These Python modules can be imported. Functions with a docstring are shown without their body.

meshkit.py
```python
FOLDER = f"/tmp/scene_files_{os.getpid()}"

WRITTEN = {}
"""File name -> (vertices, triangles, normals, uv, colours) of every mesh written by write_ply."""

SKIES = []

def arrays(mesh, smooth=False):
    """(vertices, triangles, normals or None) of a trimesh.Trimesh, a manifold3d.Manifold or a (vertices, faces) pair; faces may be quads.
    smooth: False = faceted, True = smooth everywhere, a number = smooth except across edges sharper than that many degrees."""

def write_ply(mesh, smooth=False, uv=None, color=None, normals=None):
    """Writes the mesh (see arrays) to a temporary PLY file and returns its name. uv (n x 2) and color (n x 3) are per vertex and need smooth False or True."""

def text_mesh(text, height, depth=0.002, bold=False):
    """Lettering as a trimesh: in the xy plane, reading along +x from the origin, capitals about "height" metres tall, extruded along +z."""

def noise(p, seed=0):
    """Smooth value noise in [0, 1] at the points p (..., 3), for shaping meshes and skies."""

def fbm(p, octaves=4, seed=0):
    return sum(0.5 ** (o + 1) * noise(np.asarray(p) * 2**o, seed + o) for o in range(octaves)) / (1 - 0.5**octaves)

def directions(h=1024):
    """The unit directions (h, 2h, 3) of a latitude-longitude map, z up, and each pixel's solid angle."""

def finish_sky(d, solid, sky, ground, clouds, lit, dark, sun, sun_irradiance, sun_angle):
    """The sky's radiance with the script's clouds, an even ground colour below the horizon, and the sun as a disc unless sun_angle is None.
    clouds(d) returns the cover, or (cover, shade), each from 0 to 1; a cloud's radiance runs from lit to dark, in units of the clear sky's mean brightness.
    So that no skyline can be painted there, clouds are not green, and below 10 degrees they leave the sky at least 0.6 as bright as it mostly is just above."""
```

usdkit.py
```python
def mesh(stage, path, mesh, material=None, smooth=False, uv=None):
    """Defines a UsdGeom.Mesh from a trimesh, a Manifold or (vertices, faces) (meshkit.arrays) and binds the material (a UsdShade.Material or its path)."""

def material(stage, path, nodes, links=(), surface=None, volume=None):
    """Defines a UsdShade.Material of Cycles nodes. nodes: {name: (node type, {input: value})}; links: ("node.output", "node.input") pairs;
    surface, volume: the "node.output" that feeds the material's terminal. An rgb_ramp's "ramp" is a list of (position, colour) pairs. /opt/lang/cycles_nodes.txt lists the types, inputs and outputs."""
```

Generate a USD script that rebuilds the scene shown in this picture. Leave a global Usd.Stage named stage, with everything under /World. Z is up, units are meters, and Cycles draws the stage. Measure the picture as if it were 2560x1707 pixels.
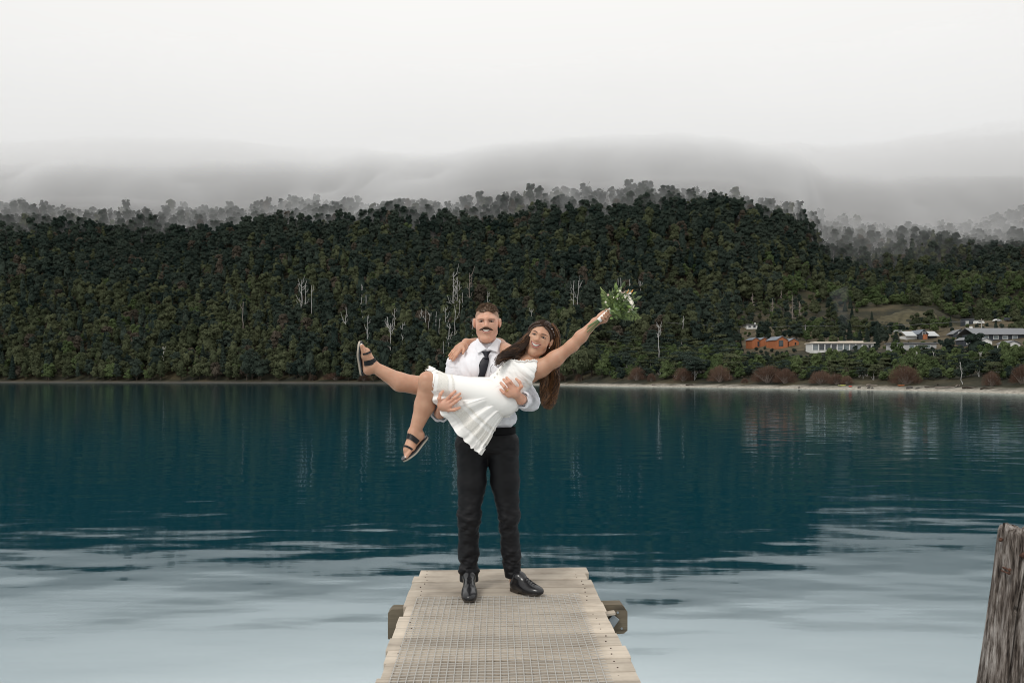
import math, random
import numpy as np, trimesh, usdkit, meshkit
import manifold3d, shapely
from shapely import geometry as sg
from scipy.spatial import cKDTree
from pxr import Usd, UsdGeom, UsdLux, UsdShade, Gf, Sdf, Vt

stage = Usd.Stage.CreateInMemory()
UsdGeom.SetStageUpAxis(stage, 'Z')
UsdGeom.Xform.Define(stage, '/World')
UsdGeom.Scope.Define(stage, '/World/Looks')

# ---------------------------------------------------------------- camera, sky, sun, exposure
CAM_H, FPX, HOR = 2.60, 2048.0, 945.0      # eye height above the lake, focal length and horizon row in photo pixels
EXPOSURE = 0.10
cam = UsdGeom.Camera.Define(stage, '/World/camera')
cam.CreateHorizontalApertureAttr(36.0); cam.CreateVerticalApertureAttr(36.0*1707/2560)
cam.CreateFocalLengthAttr(36.0*FPX/2560)
cam.CreateVerticalApertureOffsetAttr((HOR-853.5)/2560*36.0)
cam.CreateClippingRangeAttr((0.1, 20000.0))
cam.CreateFStopAttr(0.0)
cam.CreateExposureAttr(EXPOSURE)
cam.AddTranslateOp().Set((0, 0, CAM_H)); cam.AddRotateXOp().Set(90.0)

SUN_DIR = np.array([-0.42, -0.62, 0.80]); SUN_DIR /= np.linalg.norm(SUN_DIR)
sun_el, sun_rot = math.asin(SUN_DIR[2]), math.atan2(SUN_DIR[0], SUN_DIR[1])
sun = UsdLux.DistantLight.Define(stage, '/World/sun')
sun.CreateIntensityAttr(0.38); sun.CreateAngleAttr(15.0); sun.CreateNormalizeAttr(True); sun.CreateColorAttr((1.0, 0.965, 0.91))
sun.AddRotateZOp().Set(-math.degrees(sun_rot)); sun.AddRotateXOp().Set(-(90-math.degrees(sun_el)))

dome = UsdLux.DomeLight.Define(stage, '/World/sky')
skym = usdkit.material(stage, '/World/Looks/overcast_sky', {
    'tc': ('texture_coordinate', {}), 'sep': ('separate_xyz', {}),
    'sky': ('sky_texture', {'sky_type': 'single_scattering', 'sun_disc': False, 'sun_elevation': sun_el, 'sun_rotation': sun_rot}),
    'map': ('mapping', {'scale': (1.6, 1.6, 2.6)}),
    'n': ('noise_texture', {'scale': 1.3, 'detail': 4.0, 'roughness': 0.5}),
    'nm': ('map_range', {'from_min': 0.3, 'from_max': 0.7, 'to_min': 0.985, 'to_max': 1.015}),
    'zr': ('rgb_ramp', {'ramp': [(0.0, (.80,.80,.80)), (.18, (.78,.78,.78)), (.24, (.78,.78,.775)), (.30, (.82,.815,.80)), (.36, (.86,.85,.83)), (.42, (.90,.89,.865)), (.62, (1.0,.99,.965)), (1.0, (1.25,1.245,1.23))]}),
    'mul': ('vector_math', {'math_type': 'scale'}),
    'st': ('vector_math', {'math_type': 'scale', 'scale': 10.2}),
    'mx': ('mix_color', {'blend_type': 'mix', 'fac': 0.96, 'use_clamp_result': False}),
    'bg': ('background_shader', {'strength': 0.1})},
    [('tc.generated', 'sep.vector'), ('tc.generated', 'map.vector'), ('map.vector', 'n.vector'), ('n.fac', 'nm.value'),
     ('sep.z', 'zr.fac'), ('zr.color', 'mul.vector1'), ('nm.result', 'mul.scale'), ('mul.vector', 'st.vector1'),
     ('sky.color', 'mx.a'), ('st.vector', 'mx.b'), ('mx.result', 'bg.color')], surface='bg.background')
UsdShade.MaterialBindingAPI.Apply(dome.GetPrim()).Bind(skym)
dome.GetPrim().SetCustomDataByKey('kind', 'structure')

# ---------------------------------------------------------------- helpers
RNG = np.random.default_rng(7)
_names = {}
def numbered(parent, name):
    k = (str(parent), name); n = _names.get(k, -1) + 1; _names[k] = n
    return f'{parent}/{name}' + (f'_{n:03d}' if n else '')
def P(px, py, Y):
    'the point at depth Y metres that the photograph shows at pixel (px, py)'
    return np.array([(px-1280)/FPX*Y, Y, CAM_H + (HOR-py)/FPX*Y])
def path_of(o): return str(o.GetPath()) if o is not None else '/World'
def tag(o, label=None, cat=None, group=None, kind=None):
    p = o if isinstance(o, Usd.Prim) else o.GetPrim()
    for k, v in (('label', label), ('category', cat), ('group', group), ('kind', kind)):
        if v: p.SetCustomDataByKey(k, v)
    return p
def thing(name, label, cat, loc=(0, 0, 0), rotz=0.0, group=None, scale=None, kind=None):
    x = UsdGeom.Xform.Define(stage, numbered('/World', name))
    x.AddTranslateOp().Set(tuple(map(float, loc)))
    if rotz: x.AddRotateZOp().Set(float(rotz))
    if scale is not None: x.AddScaleOp().Set(tuple(map(float, np.broadcast_to(scale, 3))))
    return tag(x, label, cat, group, kind)
def obj(name, mesh, mat, parent=None, smooth=False, label=None, cat=None, group=None, kind=None):
    m = usdkit.mesh(stage, numbered(path_of(parent), name), mesh, mat, smooth=smooth)
    return tag(m, label, cat, group, kind)
def cat(ms): return trimesh.util.concatenate(ms) if len(ms) > 1 else ms[0]
def box(size, at=(0, 0, 0), rz=0.0):
    b = trimesh.creation.box(size)
    if rz: b.apply_transform(trimesh.transformations.rotation_matrix(rz, [0, 0, 1]))
    b.apply_translation(at); return b
def bevel_box(size, r, at=(0, 0, 0), rz=0.0):
    s = np.array(size)/2
    pts = []
    for sx in (-1, 1):
        for sy in (-1, 1):
            for sz in (-1, 1):
                c = s*np.array([sx, sy, sz]); sg_ = np.array([sx, sy, sz])
                for k in range(3):
                    d = np.full(3, r); d[k] = 0; pts.append(c - sg_*d)
    m = trimesh.convex.convex_hull(np.array(pts))
    if rz: m.apply_transform(trimesh.transformations.rotation_matrix(rz, [0, 0, 1]))
    m.apply_translation(at); return m
def tube(points, radii, sides=6, cap=True):
    p = np.asarray(points, float); n = len(p)
    r = np.broadcast_to(np.asarray(radii, float), (n,))
    t = np.gradient(p, axis=0); t /= np.linalg.norm(t, axis=1, keepdims=True)+1e-12
    ref = np.array([0, 0, 1.0]) if abs(t[0, 2]) < .9 else np.array([1.0, 0, 0])
    a = np.cross(t[0], ref); a /= np.linalg.norm(a); A = [a]
    for i in range(1, n):
        a = A[-1] - t[i]*np.dot(A[-1], t[i]); a /= np.linalg.norm(a)+1e-12; A.append(a)
    A = np.array(A); B = np.cross(t, A); th = np.arange(sides)*2*np.pi/sides
    v = p[:, None] + r[:, None, None]*(np.cos(th)[None, :, None]*A[:, None] + np.sin(th)[None, :, None]*B[:, None])
    i, j = np.meshgrid(np.arange(n-1), np.arange(sides), indexing='ij')
    q = np.stack([i*sides+j, i*sides+(j+1) % sides, (i+1)*sides+(j+1) % sides, (i+1)*sides+j], -1).reshape(-1, 4)
    f = np.vstack([q[:, [0, 1, 2]], q[:, [0, 2, 3]]]); v = v.reshape(-1, 3)
    if cap:
        v = np.vstack([v, p[0], p[-1]]); k = np.arange(sides)
        f = np.vstack([f, np.stack([np.full(sides, n*sides), (k+1) % sides, k], 1), np.stack([np.full(sides, n*sides+1), (n-1)*sides+k, (n-1)*sides+(k+1) % sides], 1)])
    return trimesh.Trimesh(v, f, process=False)
def spline(pts, n):
    pts = np.asarray(pts, float)
    from scipy.interpolate import CubicSpline
    t = np.concatenate([[0], np.cumsum(np.linalg.norm(np.diff(pts[:, :3], axis=0), axis=1))]); t /= t[-1]
    return CubicSpline(t, pts)(np.linspace(0, 1, n))
def grid_faces(nu, nv, wrap=False):
    i, j = np.meshgrid(np.arange(nu-1), np.arange(nv if wrap else nv-1), indexing='ij'); k = (j+1) % nv
    q = np.stack([i*nv+j, (i+1)*nv+j, (i+1)*nv+k, i*nv+k], -1).reshape(-1, 4)
    return np.vstack([q[:, [0, 1, 2]], q[:, [0, 2, 3]]])
def ss(a, b, x):
    t = np.clip((x-a)/(b-a), 0, 1); return t*t*(3-2*t)

# ---------------------------------------------------------------- materials
def mat(name, color, rough=0.6, spec=0.5, noise=None, var=0.2, bump=None, metal=0.0, **kw):
    'a plain procedural material: colour, optionally mottled by noise at a scale, and bumped'
    inp = {'roughness': rough, 'specular_ior_level': spec, 'metallic': metal, **kw}
    nodes, links = {}, []
    if noise is None: inp['base_color'] = color
    else:
        c = np.array(color)
        nodes.update({'tc': ('texture_coordinate', {}), 'map': ('mapping', {'scale': tuple(np.broadcast_to(noise, 3))}),
                      'n': ('noise_texture', {'scale': 1.0, 'detail': 5.0, 'roughness': 0.6}),
                      'r': ('rgb_ramp', {'ramp': [(.3, tuple(c*(1-var))), (.7, tuple(np.minimum(c*(1+var), 1)))]})})
        links += [('tc.object', 'map.vector'), ('map.vector', 'n.vector'), ('n.fac', 'r.fac'), ('r.color', 'p.base_color')]
    if bump is not None:
        sc, dist = bump
        nodes.update({'tcb': ('texture_coordinate', {}), 'mb': ('mapping', {'scale': tuple(np.broadcast_to(sc, 3))}),
                      'nb': ('noise_texture', {'scale': 1.0, 'detail': 4.0, 'roughness': 0.6}), 'b': ('bump', {'strength': 1.0, 'distance': dist})})
        links += [('tcb.object', 'mb.vector'), ('mb.vector', 'nb.vector'), ('nb.fac', 'b.height'), ('b.normal', 'p.normal')]
    nodes['p'] = ('principled_bsdf', inp)
    return usdkit.material(stage, '/World/Looks/'+name, nodes, links, surface='p.BSDF')
# ---------------------------------------------------------------- lake, terrain, cloud
SHORE_PX = [(-1500, 600), (-600, 540), (0, 480), (700, 430), (1100, 370), (1560, 252), (2000, 198), (2300, 163), (2560, 134), (2900, 105), (3500, 76), (5200, 56)]
_sa = np.array([(p-1280)/FPX for p, _ in SHORE_PX]); _sy = np.array([y for _, y in SHORE_PX], float)
def shore(a): return np.interp(a, _sa, _sy)
# height profiles (metres past the shore, height) at azimuths given in photo columns
PROF = [
 (-600, [(-60,-9),(0,0),(6,.7),(14,1.6),(30,9),(200,112),(270,152),(380,215),(520,270),(900,290)]),
 (0,    [(-60,-9),(0,0),(6,.7),(14,1.6),(30,8),(200,100),(300,155),(400,205),(560,265),(900,290)]),
 (900,  [(-60,-9),(0,0),(6,.7),(14,1.6),(30,8),(200,86),(330,150),(420,192),(600,262),(900,290)]),
 (1300, [(-60,-9),(0,0),(5,.6),(12,1.4),(35,6),(110,22),(250,80),(385,158),(450,190),(640,265),(1000,290)]),
 (1560, [(-60,-9),(0,0),(4,.5),(10,1.2),(35,5),(95,13),(190,34),(310,84),(430,158),(500,198),(660,265),(1000,290)]),
 (1800, [(-60,-9),(0,0),(4,.5),(10,1.2),(35,5),(80,9),(122,14),(200,27),(310,66),(460,158),(530,198),(690,265),(1000,290)]),
 (1960, [(-60,-9),(0,0),(4,.5),(10,1.1),(35,5),(80,9.5),(118,14.6),(230,30),(330,60),(480,138),(550,178),(700,262),(1000,290)]),
 (2080, [(-60,-9),(0,0),(4,.5),(10,1.1),(35,5),(80,9),(120,14),(240,30),(340,48),(510,98),(640,148),(760,205),(900,270),(1100,290)]),
 (2250, [(-60,-9),(0,0),(4,.45),(10,1.0),(35,5),(75,9),(120,13.5),(270,31),(350,42),(520,86),(660,140),(780,200),(920,270),(1100,290)]),
 (2560, [(-60,-9),(0,0),(4,.45),(10,1.0),(30,4),(80,8.5),(166,17),(266,30),(340,40),(500,80),(660,136),(780,196),(920,268),(1100,290)]),
 (3200, [(-60,-9),(0,0),(4,.45),(10,1.0),(30,4),(80,8.5),(166,17),(300,40),(500,90),(660,150),(780,205),(920,268),(1100,290)]),
]
_pa = np.array([(p-1280)/FPX for p, _ in PROF])
CLOUD_Z, CLOUD_D = 137.0, 0.050
def cloud_base(X, Y):
    p = np.stack([X, Y, 0*X], -1)
    return CLOUD_Z + ss(500, 640, Y)*((meshkit.fbm(p/210.0, 3, 21)-.5)*44 + (meshkit.fbm(p/55.0, 3, 23)-.5)*20) + .035*np.maximum(700-Y, 0) + 8*ss(110, 260, np.abs(X-90)) + 9*ss(215, 290, X)
def terrain(X, Y):
    X = np.asarray(X, float); Y = np.asarray(Y, float)
    a = X/np.maximum(Y, 1.0)
    s = Y - shore(a)
    zs = np.stack([np.interp(s, [q[0] for q in pr], [q[1] for q in pr]) for _, pr in PROF], -1)
    k = np.clip(np.searchsorted(_pa, a)-1, 0, len(_pa)-2)
    t = np.clip((a-_pa[k])/(_pa[k+1]-_pa[k]), 0, 1); t = t*t*(3-2*t)
    z = np.take_along_axis(zs, k[..., None], -1)[..., 0]*(1-t) + np.take_along_axis(zs, k[..., None]+1, -1)[..., 0]*t
    p = np.stack([X, Y, 0*X], -1)
    amp = ss(60, 260, s)
    z = z + amp*((meshkit.fbm(p/95.0, 3, 3)-.5)*44 + (meshkit.fbm(p/34.0, 3, 11)-.5)*13)
    z = z + ss(5, 30, s)*(meshkit.noise(p/12.0, 5)-.5)*1.2
    cb = cloud_base(X, Y)+12
    return np.where(z > cb, cb+30*(1-np.exp(-(z-cb)/50)), z)
def land_materials():
    soil = usdkit.material(stage, '/World/Looks/forest_floor', {
        'g': ('geometry', {}), 'n': ('noise_texture', {'scale': .09, 'detail': 6.0}), 'n2': ('noise_texture', {'scale': 1.7, 'detail': 5.0}),
        'r': ('rgb_ramp', {'ramp': [(.35, (.012,.014,.009)), (.52, (.028,.026,.014)), (.68, (.06,.048,.026))]}),
        'r2': ('rgb_ramp', {'ramp': [(.3, (.6,.6,.6)), (.7, (1.2,1.2,1.2))]}),
        'm': ('mix_color', {'blend_type': 'multiply', 'fac': 1.0}),
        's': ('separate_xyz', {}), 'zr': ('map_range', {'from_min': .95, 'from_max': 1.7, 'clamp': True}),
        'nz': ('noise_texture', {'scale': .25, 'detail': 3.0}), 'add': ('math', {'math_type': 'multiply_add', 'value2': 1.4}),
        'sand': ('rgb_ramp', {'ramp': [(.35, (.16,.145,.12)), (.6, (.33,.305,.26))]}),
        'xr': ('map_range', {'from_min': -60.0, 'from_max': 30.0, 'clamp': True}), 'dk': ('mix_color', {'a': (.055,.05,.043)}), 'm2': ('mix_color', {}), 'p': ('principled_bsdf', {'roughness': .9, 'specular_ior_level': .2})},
        [('g.position', 'n.vector'), ('g.position', 'n2.vector'), ('g.position', 's.vector'), ('g.position', 'nz.vector'),
         ('n.fac', 'r.fac'), ('n2.fac', 'r2.fac'), ('r.color', 'm.a'), ('r2.color', 'm.b'), ('n2.fac', 'sand.fac'),
         ('nz.fac', 'add.value1'), ('s.z', 'add.value3'), ('add.value', 'zr.value'), ('zr.result', 'm2.fac'),
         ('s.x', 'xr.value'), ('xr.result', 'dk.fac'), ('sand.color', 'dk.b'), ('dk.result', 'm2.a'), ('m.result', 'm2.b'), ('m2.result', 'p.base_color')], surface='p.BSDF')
    water = usdkit.material(stage, '/World/Looks/lake_water', {
        'g': ('geometry', {}),
        'm1': ('mapping', {'scale': (.52, 1.10, 1.0), 'rotation': (0, 0, .24)}), 'w1': ('noise_texture', {'scale': 1.0, 'detail': 1.2, 'roughness': .4}),
        'm2': ('mapping', {'scale': (1.6, 5.0, 1.0), 'rotation': (0, 0, -.15)}), 'w2': ('noise_texture', {'scale': 1.0, 'detail': 1.0, 'roughness': .5}),
        'h': ('math', {'math_type': 'multiply_add', 'value2': 0.05}),
        'b': ('bump', {'strength': 1.0, 'distance': 0.021}),
        'dif': ('diffuse_bsdf', {'color': (.0000, .0132, .0196)}),
        'gl': ('glossy_bsdf', {'color': (.86, .96, .99), 'roughness': .045, 'distribution': 'ggx'}),
        'lw': ('layer_weight', {'blend': .5}), 'fr': ('rgb_ramp', {'ramp': [(0, (.03,.03,.03)), (.4, (.16,.16,.16)), (.62, (.80,.80,.80)), (.70, (.58,.58,.58)), (.78, (.46,.46,.46)), (.86, (.46,.46,.46)), (.93, (.58,.58,.58)), (.975, (.86,.86,.86)), (1, (.95,.95,.95))]}), 'bw': ('rgb_to_bw', {}),
        'mx': ('mix_closure', {})},
        [('g.position', 'm1.vector'), ('g.position', 'm2.vector'), ('m1.vector', 'w1.vector'), ('m2.vector', 'w2.vector'),
         ('w2.fac', 'h.value1'), ('w1.fac', 'h.value3'), ('h.value', 'b.height'), ('b.normal', 'gl.normal'),
         ('lw.facing', 'fr.fac'), ('fr.color', 'bw.color'), ('bw.val', 'mx.fac'), ('dif.BSDF', 'mx.closure1'), ('gl.BSDF', 'mx.closure2')], surface='mx.closure')
    return soil, water
def build_land():
    soil, water = land_materials()
    # a fan of the far shore and hill: azimuth x distance past the shore
    aa = np.concatenate([np.linspace(-1.35, -.7, 30)[:-1], np.linspace(-.7, .72, 300), np.linspace(.72, 1.75, 40)[1:]])
    sd = np.concatenate([np.linspace(-60, -4, 6)[:-1], np.linspace(-4, 16, 41)[:-1], np.linspace(16, 80, 33)[:-1], np.linspace(80, 700, 125)[:-1], np.linspace(700, 1100, 14)])
    A, S = np.meshgrid(aa, sd, indexing='ij')
    Y = shore(A)+S; Y = np.maximum(Y, 12.0); X = A*Y
    Z = terrain(X, Y)
    v = np.stack([X, Y, Z], -1).reshape(-1, 3)
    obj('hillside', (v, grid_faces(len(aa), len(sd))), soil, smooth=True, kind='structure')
    wv = np.array([[-2500, -300, 0], [2500, -300, 0], [2500, 1500, 0], [-2500, 1500, 0]], float)
    obj('lake', (wv, np.array([[0, 1, 2], [0, 2, 3]])), water, kind='structure')
    bed = wv.copy(); bed[:, 2] = -9.3
    obj('lake_bed', (bed, np.array([[0, 1, 2], [0, 2, 3]])), soil, kind='structure')
def build_cloud():
    'the low cloud that lies on the hills: a dense blanket over the upper slopes inside a thinner ragged one'
    aa = np.linspace(-.95, 1.15, 260); sd = np.concatenate([np.linspace(60, 700, 170)[:-1], np.linspace(700, 1080, 40)])
    A, S = np.meshgrid(aa, sd, indexing='ij'); Y = shore(A)+S; X = A*Y
    Z = terrain(X, Y); cb = cloud_base(X, Y); p = np.stack([X, Y, 0*X], -1)
    n, m = X.shape; k = n*m; f = grid_faces(n, m); idx = np.arange(k).reshape(n, m)
    loop = np.concatenate([idx[:, 0], idx[-1, 1:], idx[-2::-1, -1], idx[0, -2:0:-1]]); l2 = np.roll(loop, -1)
    faces = np.vstack([f+k, f[:, [0, 2, 1]], np.stack([loop, l2, l2+k], 1), np.stack([loop, l2+k, loop+k], 1)])
    root = None
    for name, dens, col, start, run, h in (('cloud', CLOUD_D, (.998, .998, .998), -22, 46, 40), ('outer_mist', .0155, (.985, .993, 1.0), -44, 100, 105), ('high_mist', .0036, (.995, .998, 1.0), -30, 85, 165), ('upper_mist', .0011, (.998, .998, 1.0), -30, 80, 300)):
        e = Z-cb-start
        if start < -20:
            from scipy.ndimage import gaussian_filter1d
            es = gaussian_filter1d(e, 30 if h < 150 else 60, axis=0, mode='nearest'); e = .25*es+.75*e if h < 150 else es
        level = CLOUD_Z+h+.30*h*(meshkit.fbm(p/(110.0 if h < 70 else 190.0)+start, 3, 29)-.5)
        top = Z-3+np.maximum(level-Z, 12)*ss(0, run, e)
        bot = Z-4
        v = np.vstack([np.stack([X, Y, bot], -1).reshape(-1, 3), np.stack([X, Y, np.maximum(top, bot+.05)], -1).reshape(-1, 3)])
        mm = trimesh.Trimesh(v, faces, process=False)
        mm.fix_normals()
        vol = usdkit.material(stage, '/World/Looks/'+name+'_vapour', {'v': ('principled_volume', {'color': col, 'density': dens, 'anisotropy': 0.0})}, [], volume='v.volume')
        root_ = obj(name, mm, vol, root, label='low grey cloud bank lying over the forested hilltops' if root is None else None, cat='cloud' if root is None else None, kind='stuff')
        root = root or root_
# ---------------------------------------------------------------- trees
def leaf_mat(name, c1, c2, tr=.25):
    return usdkit.material(stage, '/World/Looks/'+name, {
        'oi': ('object_info', {}), 'g': ('geometry', {}), 'n': ('noise_texture', {'scale': .035, 'detail': 3.0}),
        'add': ('math', {'math_type': 'multiply_add', 'value2': .55}), 'ri': ('math', {'math_type': 'multiply_add', 'value2': .35}),
        'r': ('rgb_ramp', {'ramp': [(.25, c1), (1.05, c2)]}),
        'd': ('diffuse_bsdf', {}), 't': ('translucent_bsdf', {}), 'm': ('mix_closure', {'fac': tr})},
        [('g.position', 'n.vector'), ('oi.random', 'add.value1'), ('n.fac', 'add.value3'), ('g.random_per_island', 'ri.value1'), ('add.value', 'ri.value3'),
         ('ri.value', 'r.fac'), ('r.color', 'd.color'), ('r.color', 't.color'), ('d.BSDF', 'm.closure1'), ('t.BSDF', 'm.closure2')], surface='m.closure')
LEAF = {
    'dark':  leaf_mat('dark_foliage', (.013, .024, .022), (.048, .063, .049)),
    'olive': leaf_mat('olive_foliage', (.028, .039, .023), (.088, .099, .055)),
    'grey':  leaf_mat('grey_brown_foliage', (.040, .036, .028), (.095, .080, .062)),
    'fresh': leaf_mat('fresh_foliage', (.034, .056, .024), (.100, .130, .058)),
    'rust':  leaf_mat('rust_twigs', (.060, .036, .027), (.125, .080, .060), .1),
}
BARK = mat('dark_bark', (.045, .036, .028), .9, .2, noise=(3, 3, .6), var=.4)
PALE = mat('bleached_wood', (.36, .35, .335), .85, .2, noise=(2, 2, .4), var=.3)
BROWNWOOD = mat('grey_dead_wood', (.20, .17, .15), .85, .2, noise=(2, 2, .4), var=.3)
def quads(c, nrm, size, rng, tri=False):
    'leaf clumps: small bent triangles pairs at points c, roughly facing nrm'
    n = len(c)
    d = nrm + rng.normal(0, .55, (n, 3)); d /= np.linalg.norm(d, axis=1, keepdims=True)
    a = np.cross(d, rng.normal(0, 1, (n, 3))); a /= np.linalg.norm(a, axis=1, keepdims=True)
    b = np.cross(d, a); s = (size*rng.uniform(.6, 1.35, n))[:, None]
    v = np.stack([c-a*s, c-b*s*.7+d*s*.2, c+a*s, c+b*s*.75-d*s*.15], 1).reshape(-1, 3)
    i = np.arange(n)*4
    return v, np.vstack([np.stack([i, i+1, i+2], 1), np.stack([i, i+2, i+3], 1)])
def crown(kind, seed, nleaf, H, R, leaf):
    rng = np.random.default_rng(seed)
    cs, ns = [], []
    if kind in ('round', 'tall'):
        nl = 15 if kind == 'round' else 20
        for k in range(nl):
            t = rng.uniform(.30 if kind == 'round' else .18, .97); ang = rng.uniform(0, 6.283)
            rr = R*(.62*math.sqrt(max(0, 1-((t-.5)/.55)**2)) if kind == 'round' else .72*(1-t)**.7)*rng.uniform(.5, 1.05)
            q = np.array([rr*math.cos(ang), rr*math.sin(ang), t*H]); r = R*rng.uniform(.30, .48)*(1.12-.45*t if kind == 'round' else 1.25-.85*t)
            m = nleaf//nl
            d = rng.normal(0, 1, (m, 3)); d[:, 2] = np.abs(d[:, 2])*1.0-.25; d /= np.linalg.norm(d, axis=1, keepdims=True)
            cs.append(q + d*r*rng.uniform(.78, 1.06, (m, 1))*np.array([1, 1, .85])); ns.append(d)
        core = [trimesh.creation.icosphere(3, 1.0)]
        cv = core[0].vertices; core[0].vertices = cv*(.55+.8*meshkit.fbm(cv*2.3+seed, 3, seed))[:, None]*np.array([R*.50, R*.50, H*.29])+np.array([0, 0, H*.52])
    elif kind == 'cone':
        z = rng.uniform(.1, 1, nleaf)**1.15; ang = rng.uniform(0, 6.283, nleaf)
        tier = .72+.28*np.cos(z*H*4.2+np.sin(ang*3+seed)*.9)
        rr = R*(1-z)**.8*tier*rng.uniform(.75, 1.05, nleaf)
        c = np.stack([rr*np.cos(ang), rr*np.sin(ang), z*H], 1); d = np.stack([np.cos(ang), np.sin(ang), 0*ang+.6], 1)
        cs.append(c); ns.append(d)
        core = [trimesh.creation.cone(R*.6, H*.86, sections=9)]; core[0].apply_translation([0, 0, H*.1])
    elif kind == 'flat':       # wind-shaped tiers of flat foliage on bare stems
        core = []
        for k in range(9):
            t = rng.uniform(.45, 1); ang = rng.uniform(0, 6.283); rr = R*rng.uniform(.1, .75)
            q = np.array([rr*math.cos(ang), rr*math.sin(ang), t*H]); r = R*rng.uniform(.35, .6)
            m = nleaf//9; d = rng.normal(0, 1, (m, 3)); d[:, 2] = np.abs(d[:, 2]); d /= np.linalg.norm(d, axis=1, keepdims=True)
            cs.append(q + d*r*rng.uniform(.3, 1.05, (m, 1))*np.array([1, 1, .33])); ns.append(d*np.array([1, 1, 2]))
    else:                      # 'twig': dome of bare reddish shoots
        m = nleaf; d = rng.normal(0, 1, (m, 3)); d[:, 2] = np.abs(d[:, 2])*1.1+.05; d /= np.linalg.norm(d, axis=1, keepdims=True)
        lump = .70+.5*meshkit.noise(d*2.2+seed*3.1, seed)
        c = d*np.array([R, R, H])*lump[:, None]*rng.uniform(.3, 1.0, (m, 1))**.6; c[:, 2] += .1; dd = d*np.array([.8, .8, 1.0])+rng.normal(0, .25, (m, 3))+[0, 0, .35]; dd /= np.linalg.norm(dd, axis=1, keepdims=True)
        sd = np.cross(dd, rng.normal(0, 1, (m, 3))); sd /= np.linalg.norm(sd, axis=1, keepdims=True); ln = leaf*rng.uniform(.7, 1.6, (m, 1))
        v = np.stack([c-sd*.016, c+sd*.016, c+dd*ln*1.5], 1).reshape(-1, 3); return trimesh.Trimesh(v, np.arange(len(v)).reshape(-1, 3), process=False)
    c = np.vstack(cs); nn = np.vstack(ns)
    v, f = quads(c, nn, leaf, rng)
    me = trimesh.Trimesh(v, f, process=False)
    return cat([me]+core) if core else me
def trunk(seed, H, r, kind='round'):
    rng = np.random.default_rng(seed+500)
    zz = np.linspace(-1.0, H*.8, 6); off = np.cumsum(rng.normal(0, .12, (6, 2)), 0)
    ms = [tube(np.column_stack([off, zz]), np.linspace(r, r*.25, 6), 6, cap=False)]
    for k in range(5 if kind != 'cone' else 0):
        t = rng.integers(1, 5); ang = rng.uniform(0, 6.283); L = H*rng.uniform(.2, .36)
        s = np.array([off[t, 0], off[t, 1], zz[t]]); e = s + np.array([math.cos(ang)*L*.7, math.sin(ang)*L*.7, L])
        ms.append(tube(np.array([s, (s+e)/2+rng.normal(0, .1, 3), e]), [r*.5, r*.3, r*.1], 4, cap=False))
    return cat(ms)
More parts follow.
